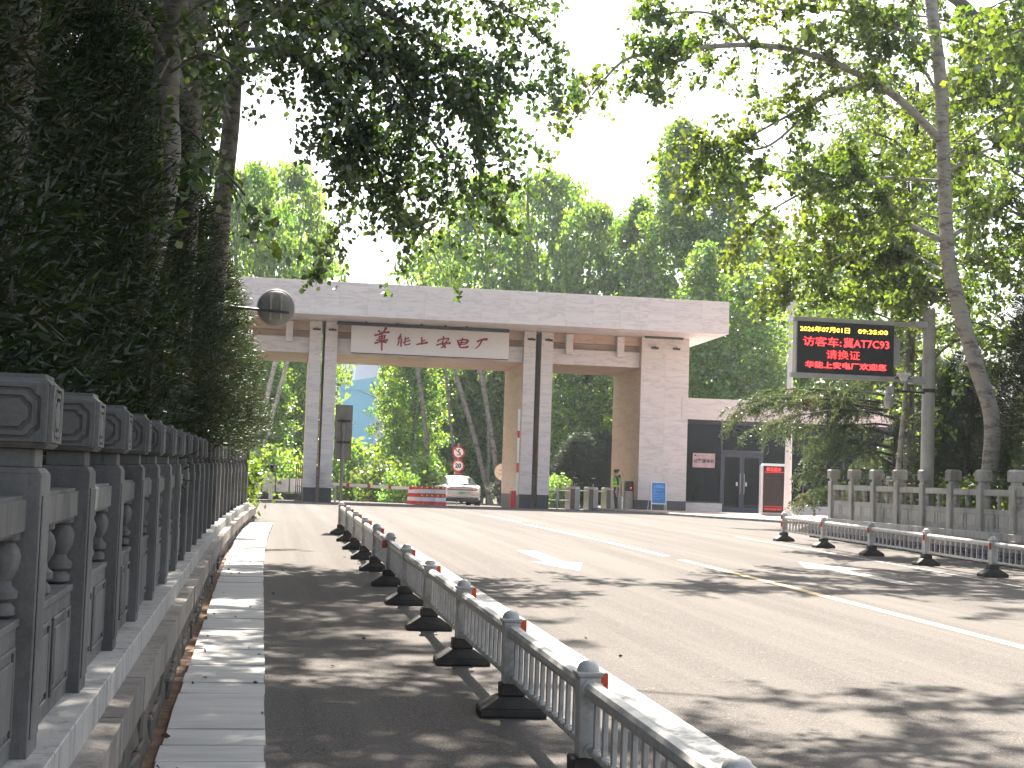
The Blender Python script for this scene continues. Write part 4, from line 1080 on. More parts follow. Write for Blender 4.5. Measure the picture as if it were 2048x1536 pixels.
# ------------------------------------------------------------------ far buildings beyond the gate
t = thing('plant_building', 'pale blue and lavender industrial building far beyond the main opening', 'building', (10, 220, 0))
MB().box(.9, 6.0, 0, 20, -2, 15.1).build('wall', M['tower_blue'], t)
MB().add([(.9,-.3,15.1),(14,-.3,15.1),(14,-.3,18.8),(.9,-.3,16.1),(.9,6,15.1),(14,6,15.1),(14,6,18.8),(.9,6,16.1)], [(0,1,2,3),(4,7,6,5),(0,4,5,1),(1,5,6,2),(2,6,7,3),(3,7,4,0)]).build('sloping_gallery', M['tower_blue'], t)
MB().box(-8, .85, 4, 24, -2, 24).build('tower', M['tower_white'], t)
MB().box(1.9, 30, 30, 50, -2, 30).build('rear_tower', M['tower_white'], t)
m = MB()
for a, b in (((-3,0,12),(-3,0,20)),((.6,0,12),(.6,0,20)),((-3,0,12),(.6,0,12)),((-3,0,16),(.6,0,16)),((-3,0,20),(.6,0,20)),((-3,0,20),(.6,0,16)),((-3,0,12),(.6,0,16)),((1.7,0,16.5),(1.7,0,24)),((2.6,0,16.6),(3.4,0,24))): m.tube([a, b], .16, 6)
m.build('steel_frame', M['white_metal'], t)
t = thing('chimney_building', 'pale blue distant block seen through the side opening behind the lamp', 'building', (4.6, 200, -1))
MB().box(0, 7, 0, 10, 0, 11.5).build('wall', M['tower_blue'], t)
for i in range(4): MB().box(.3, 6.7, -.06, -.01, 1.2+2.6*i, 2.4+2.6*i).build('window', M['tower_white'], t)

# ------------------------------------------------------------------ trees
R = np.random.default_rng(11)
LEAF6 = np.array([(0,0,0),(.22,.42,.06),(.58,.36,.10),(1,0,-.06),(.58,-.36,.10),(.22,-.42,.06)])
LF6 = np.array([(0,1,2,3),(0,3,4,5)])
LEAF4 = np.array([(0,0,0),(.45,.38,.06),(1,0,-.05),(.45,-.38,.06)]); LF4 = np.array([(0,1,2,3)])
NEEDLE = np.array([(0,0,0),(.35,.10,0),(1,0,0),(.35,-.10,0)])
def leaves(C, size, rng, tpl=LEAF6, fc=LF6, axis=None, hang=.5, var=.35, spread=1.0):
    n = len(C)
    a = rng.normal(size=(n, 3))
    if axis is not None: a = axis + spread*.5*a
    a[:, 2] -= hang; a /= np.linalg.norm(a, axis=1)[:, None]
    b = rng.normal(size=(n, 3)); b -= a*(a*b).sum(1)[:, None]; b /= np.linalg.norm(b, axis=1)[:, None]
    c = np.cross(a, b); s = size*(1+var*rng.uniform(-1, 1, n))
    V = C[:, None, :] + s[:, None, None]*(tpl[None, :, 0, None]*a[:, None] + tpl[None, :, 1, None]*b[:, None] + tpl[None, :, 2, None]*c[:, None])
    k = len(tpl)
    Fc = (np.arange(n)*k)[:, None, None] + fc[None]
    return V.reshape(-1, 3), Fc.reshape(-1, 4)
def tubes_np(polys, rads, n=4):
    Vs = []; Fs = []; o = 0
    for P, r in zip(polys, rads):
        P = np.asarray(P); m = len(P)
        T = np.gradient(P, axis=0); T /= np.linalg.norm(T, axis=1)[:, None]+1e-9
        ref = np.array([0,0,1.]) if abs(T[0, 2]) < .85 else np.array([1.,0,0])
        U = np.cross(T, ref); U /= np.linalg.norm(U, axis=1)[:, None]+1e-9; W = np.cross(T, U)
        rr = np.linspace(r[0], r[1], m)
        an = np.arange(n)*2*pi/n
        Vs.append((P[:, None] + rr[:, None, None]*(U[:, None]*np.cos(an)[None, :, None] + W[:, None]*np.sin(an)[None, :, None])).reshape(-1, 3))
        i = np.arange(m-1)[:, None]*n; k = np.arange(n)[None]
        f = np.stack([i+k, i+(k+1) % n, i+n+(k+1) % n, i+n+k], -1).reshape(-1, 4)+o
        Fs.append(f); o += m*n
    return np.concatenate(Vs), np.concatenate(Fs)
def sample_poly(P, ts):
    P = np.asarray(P, float); d = np.r_[0, np.cumsum(np.linalg.norm(np.diff(P, axis=0), axis=1))]
    x = np.asarray(ts)*d[-1]
    Q = np.stack([np.interp(x, d, P[:, i]) for i in range(3)], -1)
    e = 1e-2*d[-1]
    T = np.stack([np.interp(np.minimum(x+e, d[-1]), d, P[:, i])-np.interp(np.maximum(x-e, 0), d, P[:, i]) for i in range(3)], -1)
    return Q, T/(np.linalg.norm(T, axis=1)[:, None]+1e-9), d[-1]
def smooth_poly(P, n=6):
    P = [np.asarray(p, float) for p in P]; out = []
    for i in range(len(P)-1):
        p0, p1, p2, p3 = P[max(0, i-1)], P[i], P[i+1], P[min(len(P)-1, i+2)]
        for k in range(n):
            u = k/n; out.append(.5*(2*p1+(p2-p0)*u+(2*p0-5*p1+4*p2-p3)*u*u+(3*p1-p0-3*p2+p3)*u**3))
    out.append(P[-1]); return np.array(out)
def branchlets(P, rng, per_m, L, t0=.15, fwd=.7, droop=.35, up=.15, side=.8):
    Q, T, tot = sample_poly(P, [0, 1]); n = max(1, int(tot*per_m*(1-t0)))
    ts = rng.uniform(t0, 1, n)
    Q, T, _ = sample_poly(P, ts)
    d = T*fwd + rng.normal(size=(n, 3))*side*.6; d[:, 2] += up; d /= np.linalg.norm(d, axis=1)[:, None]
    ln = L*rng.uniform(.45, 1.15, n)
    out = []
    s = np.linspace(0, 1, 6)[:, None]
    for i in range(n):
        g = np.array([0, 0, -droop])*ln[i]
        out.append(Q[i] + d[i]*ln[i]*s + g*s**2)
    return out
def foliage_on(twigs, rng, per_twig, size, tpl=LEAF6, fc=LF6, jit=.05, t0=.1, hang=.6):
    C = []
    for P in twigs:
        q, T, _ = sample_poly(P, rng.uniform(t0, 1.02, per_twig)); C.append(q + rng.normal(size=q.shape)*jit)
    C = np.concatenate(C); return leaves(C, size, rng, tpl, fc, hang=hang)
def join(parts):
    V = []; F = []; mi = []; o = 0
    for v, f, m in parts: V.append(v); F.append(f+o); mi.append(np.full(len(f), m)); o += len(v)
    return np.concatenate(V), np.concatenate(F), np.concatenate(mi)
def trunk_mesh(polys, rads, mat, n=14, name='trunk', flare=0):
    V, F = tubes_np(polys, rads, n)
    return mesh_np(name, V, F, mat, True)
def limb_tree(label, cat, trunk, tr, limbs, leafmat, barkmat, seed, leaf=.10, bl=(4.6, 1.35), tw=(4.5, .5), per=20, droop=.35, group=None, name='poplar_tree', tpl=LEAF6, fc=LF6, jit=.06):
    # trunk: polyline; limbs: list of (polyline, r0, density)
    rng = np.random.default_rng(seed)
    t = thing(name, label, 'tree', (0, 0, 0), 0, group)
    ob('trunk', trunk_mesh([smooth_poly(trunk)], [tr], barkmat), t)
    parts = []
    tw_all = []; tub = []; rad = []
    for P, r0, dens in limbs:
        S_ = smooth_poly(P)
        ob('limb', trunk_mesh([S_], [(r0, .012)], barkmat, 8, 'limb'), t)
        B = branchlets(S_, rng, bl[0]*dens, bl[1], droop=droop)
        for b in B:
            tub.append(b); rad.append((.012, .004))
            T_ = branchlets(b, rng, tw[0], tw[1], t0=.1, droop=droop*1.2)
            tw_all += T_ + [b]
            for q in T_: tub.append(q[::2]); rad.append((.005, .002))
    v, f = foliage_on(tw_all, rng, per, leaf, tpl, fc, jit); parts.append((v, f, 0))
    v2, f2 = tubes_np(tub, rad, 3); parts.append((v2, f2, 1))
    V, F, mi = join(parts)
    c = ob('crown', mesh_np('crown', V, F, [leafmat, M['bark_dark']], mi=mi), t); c['kind'] = 'stuff'
    return t

def A(*p): return [np.array(at(*q)) for q in p]
def curve_limb(p, az, el, L, rng, bend=.3, n=5):
    d = np.array([cos(az)*cos(el), sin(az)*cos(el), sin(el)]); P = [np.array(p, float)]
    for i in range(n):
        d = d + rng.normal(size=3)*.16 + np.array([0, 0, -bend/n]); d /= np.linalg.norm(d); P.append(P[-1]+d*L/n)
    return P
def crown_limbs(trunk, rng, n, z0, z1, L, el=(.2, .9), r=.05, dens=1.0, az=None):
    # random limbs off a trunk polyline between heights z0 and z1
    out = []; T = smooth_poly(trunk)
    for i in range(n):
        z = z0 + (z1-z0)*(i+rng.uniform(0, 1))/n
        k = np.argmin(abs(T[:, 2]-z)); a = rng.uniform(0, 2*pi) if az is None else rng.uniform(*az)
        out.append((curve_limb(T[k], a, rng.uniform(*el), L*rng.uniform(.6, 1.1), rng, .5), r*rng.uniform(.6, 1), dens))
    return out

# --- near poplars behind the long balustrade: their crowns hang over the road
rng2 = np.random.default_rng(3)
def bank(x, y): return terrain(x, y)
tr1 = [np.array((-1.9, 16.3, .75)), *A((316, 420, 16.3), (330, 200, 16.3), (348, 40, 16.4)), np.array((-.8, 16.2, 9.5)), np.array((-.5, 16.0, 14.))]
tr2 = [np.array((-1.25, 21.0, .8)), *A((375, 420, 21.2), (383, 210, 21.2), (398, 20, 21.3)), np.array((-.6, 21, 12)), np.array((-.5, 21, 17.))]
tr3 = [np.array((-1.15, 25.8, .85)), *A((428, 600, 26), (445, 400, 26.), (462, 250, 26.), (478, 80, 26.2)), np.array((-.3, 26., 12)), np.array((-.1, 26., 17.))]
over3 = [(A((478, 90, 26.2), (560, 30, 25.6), (680, 60, 25.), (790, 150, 24.8), (850, 260, 24.8), (905, 340, 24.8)), .06, 1.7),
         (A((478, 100, 26.2), (600, 110, 25.4), (690, 190, 25.0), (735, 280, 25.0), (760, 350, 25.0), (780, 405, 25.0)), .055, 1.9),
         (A((482, 40, 26.2), (620, -30, 25.6), (760, 20, 25.2), (880, 100, 25), (950, 190, 25), (965, 255, 25)), .055, 2.0),
         (A((485, 0, 26.2), (650, -80, 25.8), (830, -60, 25.4), (950, -10, 25.2), (1020, 25, 25.2), (1065, 45, 25.2)), .05, 1.4),
         (A((470, 150, 26.2), (540, 110, 25.8), (600, 120, 25.6), (660, 170, 25.5)), .035, 1.2),
         (A((700, 180, 25), (700, 290, 24.9), (710, 370, 24.9)), .02, 1.5),
         (A((560, 60, 25.8), (640, 40, 25.5), (740, 90, 25.2), (830, 130, 25.1)), .03, 1.6),
         (A((470, 160, 26.2), (440, 180, 26.4), (400, 150, 26.8), (360, 90, 27)), .03, 1.0)]
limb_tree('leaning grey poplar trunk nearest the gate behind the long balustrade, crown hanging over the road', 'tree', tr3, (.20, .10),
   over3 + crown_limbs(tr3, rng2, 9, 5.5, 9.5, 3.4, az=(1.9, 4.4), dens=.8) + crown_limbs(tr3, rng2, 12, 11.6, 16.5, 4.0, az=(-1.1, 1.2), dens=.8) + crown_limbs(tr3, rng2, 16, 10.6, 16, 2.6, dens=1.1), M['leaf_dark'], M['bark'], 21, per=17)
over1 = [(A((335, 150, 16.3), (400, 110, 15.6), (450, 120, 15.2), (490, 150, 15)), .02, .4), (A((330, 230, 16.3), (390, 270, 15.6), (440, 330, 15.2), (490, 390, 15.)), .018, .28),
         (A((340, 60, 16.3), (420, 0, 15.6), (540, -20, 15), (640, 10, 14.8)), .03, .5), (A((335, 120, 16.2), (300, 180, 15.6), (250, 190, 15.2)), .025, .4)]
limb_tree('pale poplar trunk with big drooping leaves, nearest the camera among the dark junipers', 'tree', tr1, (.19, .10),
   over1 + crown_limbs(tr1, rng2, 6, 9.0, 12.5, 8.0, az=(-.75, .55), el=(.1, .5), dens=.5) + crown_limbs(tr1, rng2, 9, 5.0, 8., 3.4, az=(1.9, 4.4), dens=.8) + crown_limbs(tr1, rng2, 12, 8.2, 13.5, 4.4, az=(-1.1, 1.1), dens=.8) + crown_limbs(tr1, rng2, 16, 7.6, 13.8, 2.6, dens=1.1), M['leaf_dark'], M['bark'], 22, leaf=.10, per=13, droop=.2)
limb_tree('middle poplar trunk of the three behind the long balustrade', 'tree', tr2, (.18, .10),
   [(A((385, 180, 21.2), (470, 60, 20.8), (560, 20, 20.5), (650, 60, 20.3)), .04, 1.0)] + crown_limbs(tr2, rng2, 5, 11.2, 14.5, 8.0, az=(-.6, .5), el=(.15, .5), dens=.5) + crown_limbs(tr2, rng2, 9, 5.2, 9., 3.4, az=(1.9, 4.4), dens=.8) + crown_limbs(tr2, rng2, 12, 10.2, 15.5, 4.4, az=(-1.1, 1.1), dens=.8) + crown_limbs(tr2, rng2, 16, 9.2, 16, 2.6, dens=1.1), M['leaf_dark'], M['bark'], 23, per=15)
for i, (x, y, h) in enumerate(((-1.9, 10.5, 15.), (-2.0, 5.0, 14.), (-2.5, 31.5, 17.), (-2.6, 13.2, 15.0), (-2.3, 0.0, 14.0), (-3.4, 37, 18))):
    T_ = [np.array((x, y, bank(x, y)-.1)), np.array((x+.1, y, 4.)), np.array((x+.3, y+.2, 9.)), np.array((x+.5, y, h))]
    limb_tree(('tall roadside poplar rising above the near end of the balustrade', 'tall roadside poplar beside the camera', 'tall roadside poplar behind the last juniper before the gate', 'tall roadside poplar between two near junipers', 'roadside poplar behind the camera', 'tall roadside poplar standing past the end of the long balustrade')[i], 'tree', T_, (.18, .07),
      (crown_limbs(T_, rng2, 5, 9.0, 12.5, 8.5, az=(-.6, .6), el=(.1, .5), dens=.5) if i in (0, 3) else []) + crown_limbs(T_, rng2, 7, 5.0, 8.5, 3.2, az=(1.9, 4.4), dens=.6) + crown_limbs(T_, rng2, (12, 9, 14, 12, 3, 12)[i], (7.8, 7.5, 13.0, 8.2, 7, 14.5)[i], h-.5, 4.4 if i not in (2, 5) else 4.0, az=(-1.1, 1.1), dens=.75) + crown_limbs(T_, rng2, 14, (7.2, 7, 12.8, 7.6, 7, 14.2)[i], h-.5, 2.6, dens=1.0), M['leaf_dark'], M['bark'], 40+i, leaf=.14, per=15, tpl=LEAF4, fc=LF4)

# --- the poplar behind the far balustrade, spreading towards the road
tr4 = [np.array((14.75, 29.2, FR(29)-.15)), *A((1985, 860, 30.8), (1955, 740, 30.8), (1925, 640, 30.8), (1897, 520, 30.8), (1890, 400, 30.8), (1886, 290, 30.8), (1880, 150, 30.8), (1862, 0, 31)), np.array((13.6, 29.5, 13.5)), np.array((13.4, 29.5, 17))]
L4 = [(A((1884, 285, 30.8), (1800, 200, 30.4), (1700, 140, 30), (1600, 102, 29.4), (1500, 90, 29), (1400, 95, 28.6), (1320, 104, 28.3), (1250, 120, 28), (1200, 170, 27.8), (1160, 225, 27.8)), .09, 1.1),
      (A((1884, 480, 30.8), (1830, 455, 30.4), (1785, 425, 30), (1765, 378, 29.8), (1710, 357, 29.6), (1640, 370, 29.3), (1560, 410, 29.6), (1500, 450, 29.6)), .065, 1.7),
      (A((1884, 362, 30.8), (1780, 356, 30.3), (1690, 352, 30), (1600, 346, 29.7), (1550, 340, 29.5)), .04, 1.3),
      (A((1900, 475, 30.8), (1945, 445, 31), (1990, 420, 31.2), (2060, 370, 31.4)), .06, 1.6),
      (A((1895, 345, 30.8), (1950, 310, 31), (2000, 293, 31), (2060, 290, 31)), .04, 1.5),
      (A((1730, 165, 30.2), (1650, 195, 29.8), (1560, 240, 29.4), (1470, 290, 29.2), (1430, 310, 29)), .04, 1.6),
      (A((1600, 240, 29.5), (1540, 290, 29.2), (1480, 300, 29), (1400, 290, 28.8)), .03, 1.3),
      (A((1785, 425, 30), (1720, 430, 29.6), (1660, 460, 30.6), (1600, 490, 31)), .03, 1.8),
      (A((1882, 560, 30.8), (1800, 520, 32.6), (1720, 500, 33.2), (1650, 530, 33.6), (1600, 600, 33.8)), .035, 1.7),
      (A((1884, 580, 30.8), (1800, 570, 33), (1730, 580, 33.6), (1680, 600, 34)), .03, 1.8),
      (A((1500, 90, 29), (1430, 30, 28.8), (1340, 25, 28.6), (1280, 30, 28.5)), .03, 1.0),
      (A((1880, 120, 30.8), (1800, 60, 30.4), (1680, 20, 30), (1560, 20, 29.7), (1450, -20, 29.4)), .05, 1.6),
      (A((1884, 200, 30.8), (1830, 120, 30.5), (1760, 90, 30.2), (1660, 70, 29.8)), .035, 1.5),
      (A((1880, 200, 30.8), (1950, 130, 31), (2060, 80, 31.2)), .05, 1.7),
      (A((1895, 520, 30.8), (1960, 520, 31), (2050, 480, 31.3)), .035, 1.6),
      (A((1370, 100, 28.5), (1330, 160, 28.3), (1290, 190, 28.2)), .02, 1.2),
      (A((1900, 600, 30.8), (1850, 590, 32.5), (1790, 590, 33.4)), .02, 1.8), (A((1884, 540, 31), (1790, 490, 32.8), (1700, 470, 33.4), (1610, 520, 33.8), (1560, 580, 34)), .03, 1.8)]
limb_tree('pale trunked poplar behind the message screen pole, long limbs reaching over the road', 'tree', tr4, (.175, .11),
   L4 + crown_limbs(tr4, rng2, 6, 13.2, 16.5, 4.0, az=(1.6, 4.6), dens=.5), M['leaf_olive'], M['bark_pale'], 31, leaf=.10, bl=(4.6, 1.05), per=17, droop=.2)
tr5 = [np.array((20.5, 34, 1.0)), np.array((19.3, 34, 5.5)), *A((2040, 230, 34.5), (1985, 110, 34.5), (1915, 0, 34.5)), np.array((13.5, 33.5, 15))]
limb_tree('poplar leaning inwards at the top corner above the far balustrade', 'tree', tr5, (.2, .12), crown_limbs(tr5, rng2, 16, 6.5, 14.5, 3.4, dens=.8), M['leaf_olive'], M['bark'], 32, leaf=.10, per=14)
for i, (x, y, h, lab) in enumerate(((17.2, 38., 13., 'leafy poplar behind the steel pole, filling the gap under the long limbs'), (20., 45., 15., 'poplar with sunlit crown behind the cedar'),
                                    (17.0, 30.0, 12., 'poplar behind the dark juniper by the far balustrade'))):
    T_ = [np.array((x, y, .9)), np.array((x-.1, y, 5.)), np.array((x, y, h))]
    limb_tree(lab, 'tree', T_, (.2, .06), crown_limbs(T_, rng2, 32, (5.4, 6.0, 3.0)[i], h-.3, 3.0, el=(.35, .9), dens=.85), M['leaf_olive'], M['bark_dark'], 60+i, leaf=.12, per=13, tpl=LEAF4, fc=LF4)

for i, (x, y, h, lab) in enumerate(((15.3, 21.0, 14., 'poplar on the far bank just outside the picture, nearest its edge'), (15.6, 14.5, 14., 'poplar on the far bank abreast of the camera'), (15.4, 8.5, 14., 'poplar on the far bank behind the camera line'))):
    T_ = [np.array((x, y, .9)), np.array((x-.1, y, 5.)), np.array((x-.3, y, h))]
    limb_tree(lab, 'tree', T_, (.2, .06), crown_limbs(T_, rng2, 16, 8.3, h-.3, 6.2, az=(2.3, 4.0), el=(.15, .7), dens=.5), M['leaf_olive'], M['bark'], 80+i, leaf=.14, per=12, tpl=LEAF4, fc=LF4)

# --- junipers
def juniper_mesh(seed, H, Rd, n, spray=.27):
    rng = np.random.default_rng(seed)
    z = rng.beta(1.1, 1.45, n)*H*.92 + .5
    u = z/H
    prof = Rd*np.clip(1.15*(1-u)**.55*(.55+.45*np.minimum(1, u*6)), 0, 1)
    a = rng.uniform(0, 2*pi, n)
    lump = 1 + .22*np.sin(a*3+z*1.7+seed)*np.sin(z*2.3+seed*2) + .14*np.sin(a*7+z*5)
    rr = prof*lump*np.sqrt(rng.uniform(.25, 1.12, n))
    C = np.stack([rr*np.cos(a), rr*np.sin(a), z], -1)
    out = np.stack([np.cos(a), np.sin(a), np.full(n, .55)], -1) + rng.normal(size=(n, 3))*.35
    out /= np.linalg.norm(out, axis=1)[:, None]
    # each spray: feathers along a curved axis
    K = 7; side = np.cross(out, rng.normal(size=(n, 3))); side /= np.linalg.norm(side, axis=1)[:, None]
    Vs = []; Fs = []; o = 0
    for k in range(K):
        s = (k+.3)/K; sg = 1 if k % 2 else -1
        base = C + out*(spray*s)[..., None] if False else C + out*spray*s
        ax = out*.8 + side*sg*.75*(1-.4*s) + np.array([0, 0, .1])
        v, f = leaves(base, spray*.42*(1-.35*s), rng, NEEDLE*np.array([1, .95, 1]), LF4, axis=ax, hang=.12, spread=.35)
        Vs.append(v); Fs.append(f+o); o += len(v)
    return np.concatenate(Vs), np.concatenate(Fs)
jm = []
for s, H, Rd, n in ((1, 6.6, 1.3, 11000), (2, 7.2, 1.2, 11000)):
    V, F = juniper_mesh(s, H, Rd, n); jm.append(mesh_np('crown', V, F, M['conifer']))
jt = trunk_mesh([np.array([(0,0,-1.6),(.05,0,2),(0,.05,4.5),(0,0,6.)])], [(.13, .03)], M['bark_dark'], 8)
def juniper(x, y, k, sc, rz, label, zs=None):
    up = {19.6: .5, 23.2: .6, 26.9: .6, 30.6: .8, 34.0: .9}.get(y, 0)
    t = thing('juniper_tree', label, 'tree', (x, y, terrain(x, y)+up), rz, 'junipers behind the balustrades'); t.scale = (sc, sc, zs or sc)
    c = ob('crown', jm[k], t); c['kind'] = 'stuff'; ob('trunk', jt, t)
jl = ['dark juniper at the camera end, behind the first balustrade posts', 'dark juniper second from the camera behind the long balustrade', 'dark juniper with a sunlit brownish spray, behind the fifth balustrade post', 'dark juniper in front of the pale poplar trunk',
      'dark juniper between the pale trunk and the middle trunk', 'dark juniper below the middle poplar trunk', 'dark juniper beside the leaning poplar trunk', 'dark pointed juniper just before the round mirror', 'last juniper of the long row, edge lit green against the gate']
for i, (x, y, k, sc, zs) in enumerate(((-2.55, 7.6, 0, 1.0, 1.05), (-2.6, 10.6, 1, 1.05, 1.0), (-2.15, 13.9, 0, 1.0, .95), (-2.2, 16.9, 1, .95, .85), (-1.95, 19.6, 0, .95, .92), (-1.8, 23.2, 1, .95, .84), (-1.75, 26.9, 0, .95, .78), (-1.55, 30.6, 1, .98, .72), (-1.3, 34.0, 0, .95, .72))):
    juniper(x, y, k, sc, i*1.3, jl[i], zs)
for i, (x, y, k, sc, zs, lab) in enumerate(((-4.6, 9., 1, 1.2, 1.2, 'tall dark juniper in the second row, camera end'), (-4.6, 14., 0, 1.2, 1.25, 'tall dark juniper in the second row, behind the sunlit spray'), (-4.4, 19., 1, 1.2, 1.2, 'tall dark juniper in the second row, behind the pale trunk'), (-4.2, 25., 0, 1.15, 1.1, 'tall dark juniper in the second row, behind the leaning trunk'), (-3.6, 31., 1, 1.0, .9, 'dark juniper in the second row near the round mirror'),
     (-2.4, 4.4, 1, 1.0, 1.1, 'dark juniper beside the camera'),
     (15.6, 26.2, 0, 1.0, .82, 'dark juniper behind the far balustrade at the picture edge'), (16.6, 29.4, 1, 1.15, .9, 'dark juniper behind the far balustrade, beside the pale poplar trunk'), (16.0, 32.4, 0, .95, .62, 'lower dark juniper behind the steel pole'), (18.9, 39.0, 1, 1.0, .62, 'dark juniper behind the steel pole, next to the cedar'), (21.5, 44.5, 0, 1.2, .75, 'dark juniper behind the cedar trunk'))):
    juniper(x, y, k, sc, i*2.1+.5, lab, zs)

# --- the cedar before the reception building
def cedar():
    rng = np.random.default_rng(8)
    x, y = 18.5, 42.0; z0 = .75
    t = thing('cedar_tree', 'spreading cedar with drooping grey green branches before the reception building', 'tree')
    T_ = np.array([(x, y, z0-.2), (x+.05, y, 3), (x-.05, y, 6), (x, y, 8.0)])
    ob('trunk', trunk_mesh([smooth_poly(T_)], [(.16, .04)], M['bark_dark'], 10), t)
    tub = []; rad = []; C = []; AX = []
    lim = []
    for k in range(34):
        z = 1.7 + 4.6*(k/34)**.9; a = k*2.4 + rng.uniform(-.3, .3); L = (3.2-.36*(z-1.5))*rng.uniform(.75, 1.05)
        lim.append((z, a, L))
    for z, L in ((2.0, 2.0), (2.6, 2.5), (3.1, 2.6), (4.0, 4.5), (4.4, 5.0), (4.6, 4.2), (3.5, 3.1), (2.9, 2.4), (4.2, 4.4)):
        lim.append((z, pi+rng.uniform(-.35, .55), L))
    for z, a, L in lim:
        d = np.array([cos(a), sin(a), .30]); P = [np.array((x, y, z))]
        for i in range(6):
            d = d + np.array([0, 0, -.085]) + rng.normal(size=3)*.06; P.append(P[-1]+d/np.linalg.norm(d)*L/6)
        P = smooth_poly(P, 4); ob('limb', trunk_mesh([P], [(.045, .01)], M['bark_dark'], 6, 'limb'), t)
        subs = branchlets(P, rng, 9, .95, t0=.22, fwd=.9, droop=.40, up=-.05, side=.75)
        for b in subs:
            b[:, 2] = b[0, 2] + (b[:, 2]-b[0, 2])*.55 - .06*np.linspace(0, 1, len(b))
            tub.append(b); rad.append((.011, .003))
            tw = branchlets(b, rng, 9, .28, t0=.05, fwd=.7, droop=.75, up=-.1, side=.8)
            for q in tw + [b]:
                n = 20 if len(q) and q is not b else 30
                p, T2, _ = sample_poly(q, rng.uniform(0, 1, n)); C.append(p); AX.append(T2)
    C = np.concatenate(C); AX = np.concatenate(AX)
    v, f = leaves(C, .085, rng, NEEDLE*np.array([1, 1.4, 1]), LF4, axis=AX*.6, hang=-.1, spread=1.2)
    v2, f2 = tubes_np(tub, rad, 3)
    V, F, mi = join([(v, f, 0), (v2, f2, 1)])
    c = ob('crown', mesh_np('crown', V, F, [M['cedar'], M['bark_dark']], mi=mi), t); c['kind'] = 'stuff'
cedar()
t = thing('young_tree', 'thin pale striped trunk with a red band beside the steel pole', 'tree', (13.95, 31.6, FR(31)-.12))
MB().tube([(0, 0, 0), (.03, 0, 1.2), (.14, 0, 2.6), (.2, 0, 3.6)], [.075, .065, .05, .03], 10).build('trunk', M['bark_pale'], t, smooth=True)
MB().tube([(.003, 0, .52), (.006, 0, .64)], .082, 10).build('red_band', M['red'], t)
q = []
rs = np.random.default_rng(77)
b0 = np.array(((.14,0,2.5),(.2,0,3.6))); tw = []
for k in range(16): tw += [np.array([(.15+.02*k/4, 0, 2.2+k*.09)]) + np.linspace(0, 1, 6)[:, None]*np.array([rs.normal()*.5, rs.normal()*.5, .25])]
v, f = foliage_on(tw, rs, 14, .09, LEAF4, LF4)
ob('crown', mesh_np('crown', v, f, M['leaf_olive']), t)['kind'] = 'stuff'

# --- tall trees beyond the gate: three crown shapes, copied
def crown_mesh(seed, H, Rd, z0, nclump, per, leaf, shape, mat):
    rng = np.random.default_rng(seed)
    C = []; k = 0
    while k < nclump:
        u = rng.uniform(0, 1); a = rng.uniform(0, 2*pi)
        if shape == 'round': pr = np.sqrt(max(0, 1-(2*u-1)**2))**.75*(1.0-.15*u)
        elif shape == 'tall': pr = min(1, u*5)**.6*(1-u)**.55*1.15
        else: pr = min(1, .75+u)*(1-u**3)**.6
        pr *= 1+.28*np.sin(3*a+seed+4*u)+.16*np.sin(5*a+9*u)
        r = Rd*pr*np.sqrt(rng.uniform(.12, 1)); c = np.array([r*cos(a), r*sin(a), z0+u*(H-z0)])
        w = rng.uniform(.35, .75)
        p = rng.normal(size=(per, 3)); p /= np.linalg.norm(p, axis=1)[:, None]; p *= (w*rng.uniform(.3, 1, per)**.5)[:, None]; p[:, 2] *= .75
        C.append(c+p); k += 1
    v, f = leaves(np.concatenate(C), leaf, rng, LEAF4, LF4, hang=.4)
    return mesh_np('crown', v, f, mat)
cm_round = crown_mesh(1, 14, 4.2, 1.6, 620, 34, .24, 'round', M['leaf_far'])
cm_tall = crown_mesh(2, 20, 3.2, 2.2, 660, 34, .24, 'tall', M['leaf_far'])
cm_col = crown_mesh(3, 16, 2.9, 1.0, 620, 34, .23, 'col', M['leaf_far'])
cm_thin = crown_mesh(4, 18, 3.6, 5.5, 420, 30, .24, 'tall', M['leaf_far'])
def far_trunk(seed, H, lean, r=.20, fork=True):
    rng = np.random.default_rng(seed); P = [np.array((0, 0, -.5))]
    d = np.array([lean, rng.normal()*.04, 1.])
    for i in range(7): d = d + rng.normal(size=3)*np.array([.09, .09, 0]); P.append(P[-1]+d/np.linalg.norm(d)*H/7)
    polys = [smooth_poly(P, 3)]; rads = [(r, .05)]
    if fork:
        for j in range(4):
            i = rng.integers(1, 5); e = np.array([rng.normal()*.45, rng.normal()*.3, 1.]); Q = [P[i]]
            for q in range(4): e = e + rng.normal(size=3)*.1; Q.append(Q[-1]+e/np.linalg.norm(e)*H/9)
            polys.append(smooth_poly(Q, 3)); rads.append((r*.5, .03))
    return trunk_mesh(polys, rads, M['bark'], 8)
ft = [far_trunk(70, 15, .02), far_trunk(71, 15, -.18), far_trunk(72, 15, .16), far_trunk(73, 13, -.08)]
def far_tree(x, y, crown, tk, s, sz, rz, label, group=None):
    t = thing('broadleaf_tree', label, 'tree', (x, y, gz(y)-.1), rz, group); t.scale = (s, s, sz)
    c = ob('crown', crown, t); c['kind'] = 'stuff'; ob('trunk', ft[tk], t)
def pxx(px, d): return float(at(px, 950, d).x), float(at(px, 950, d).y)
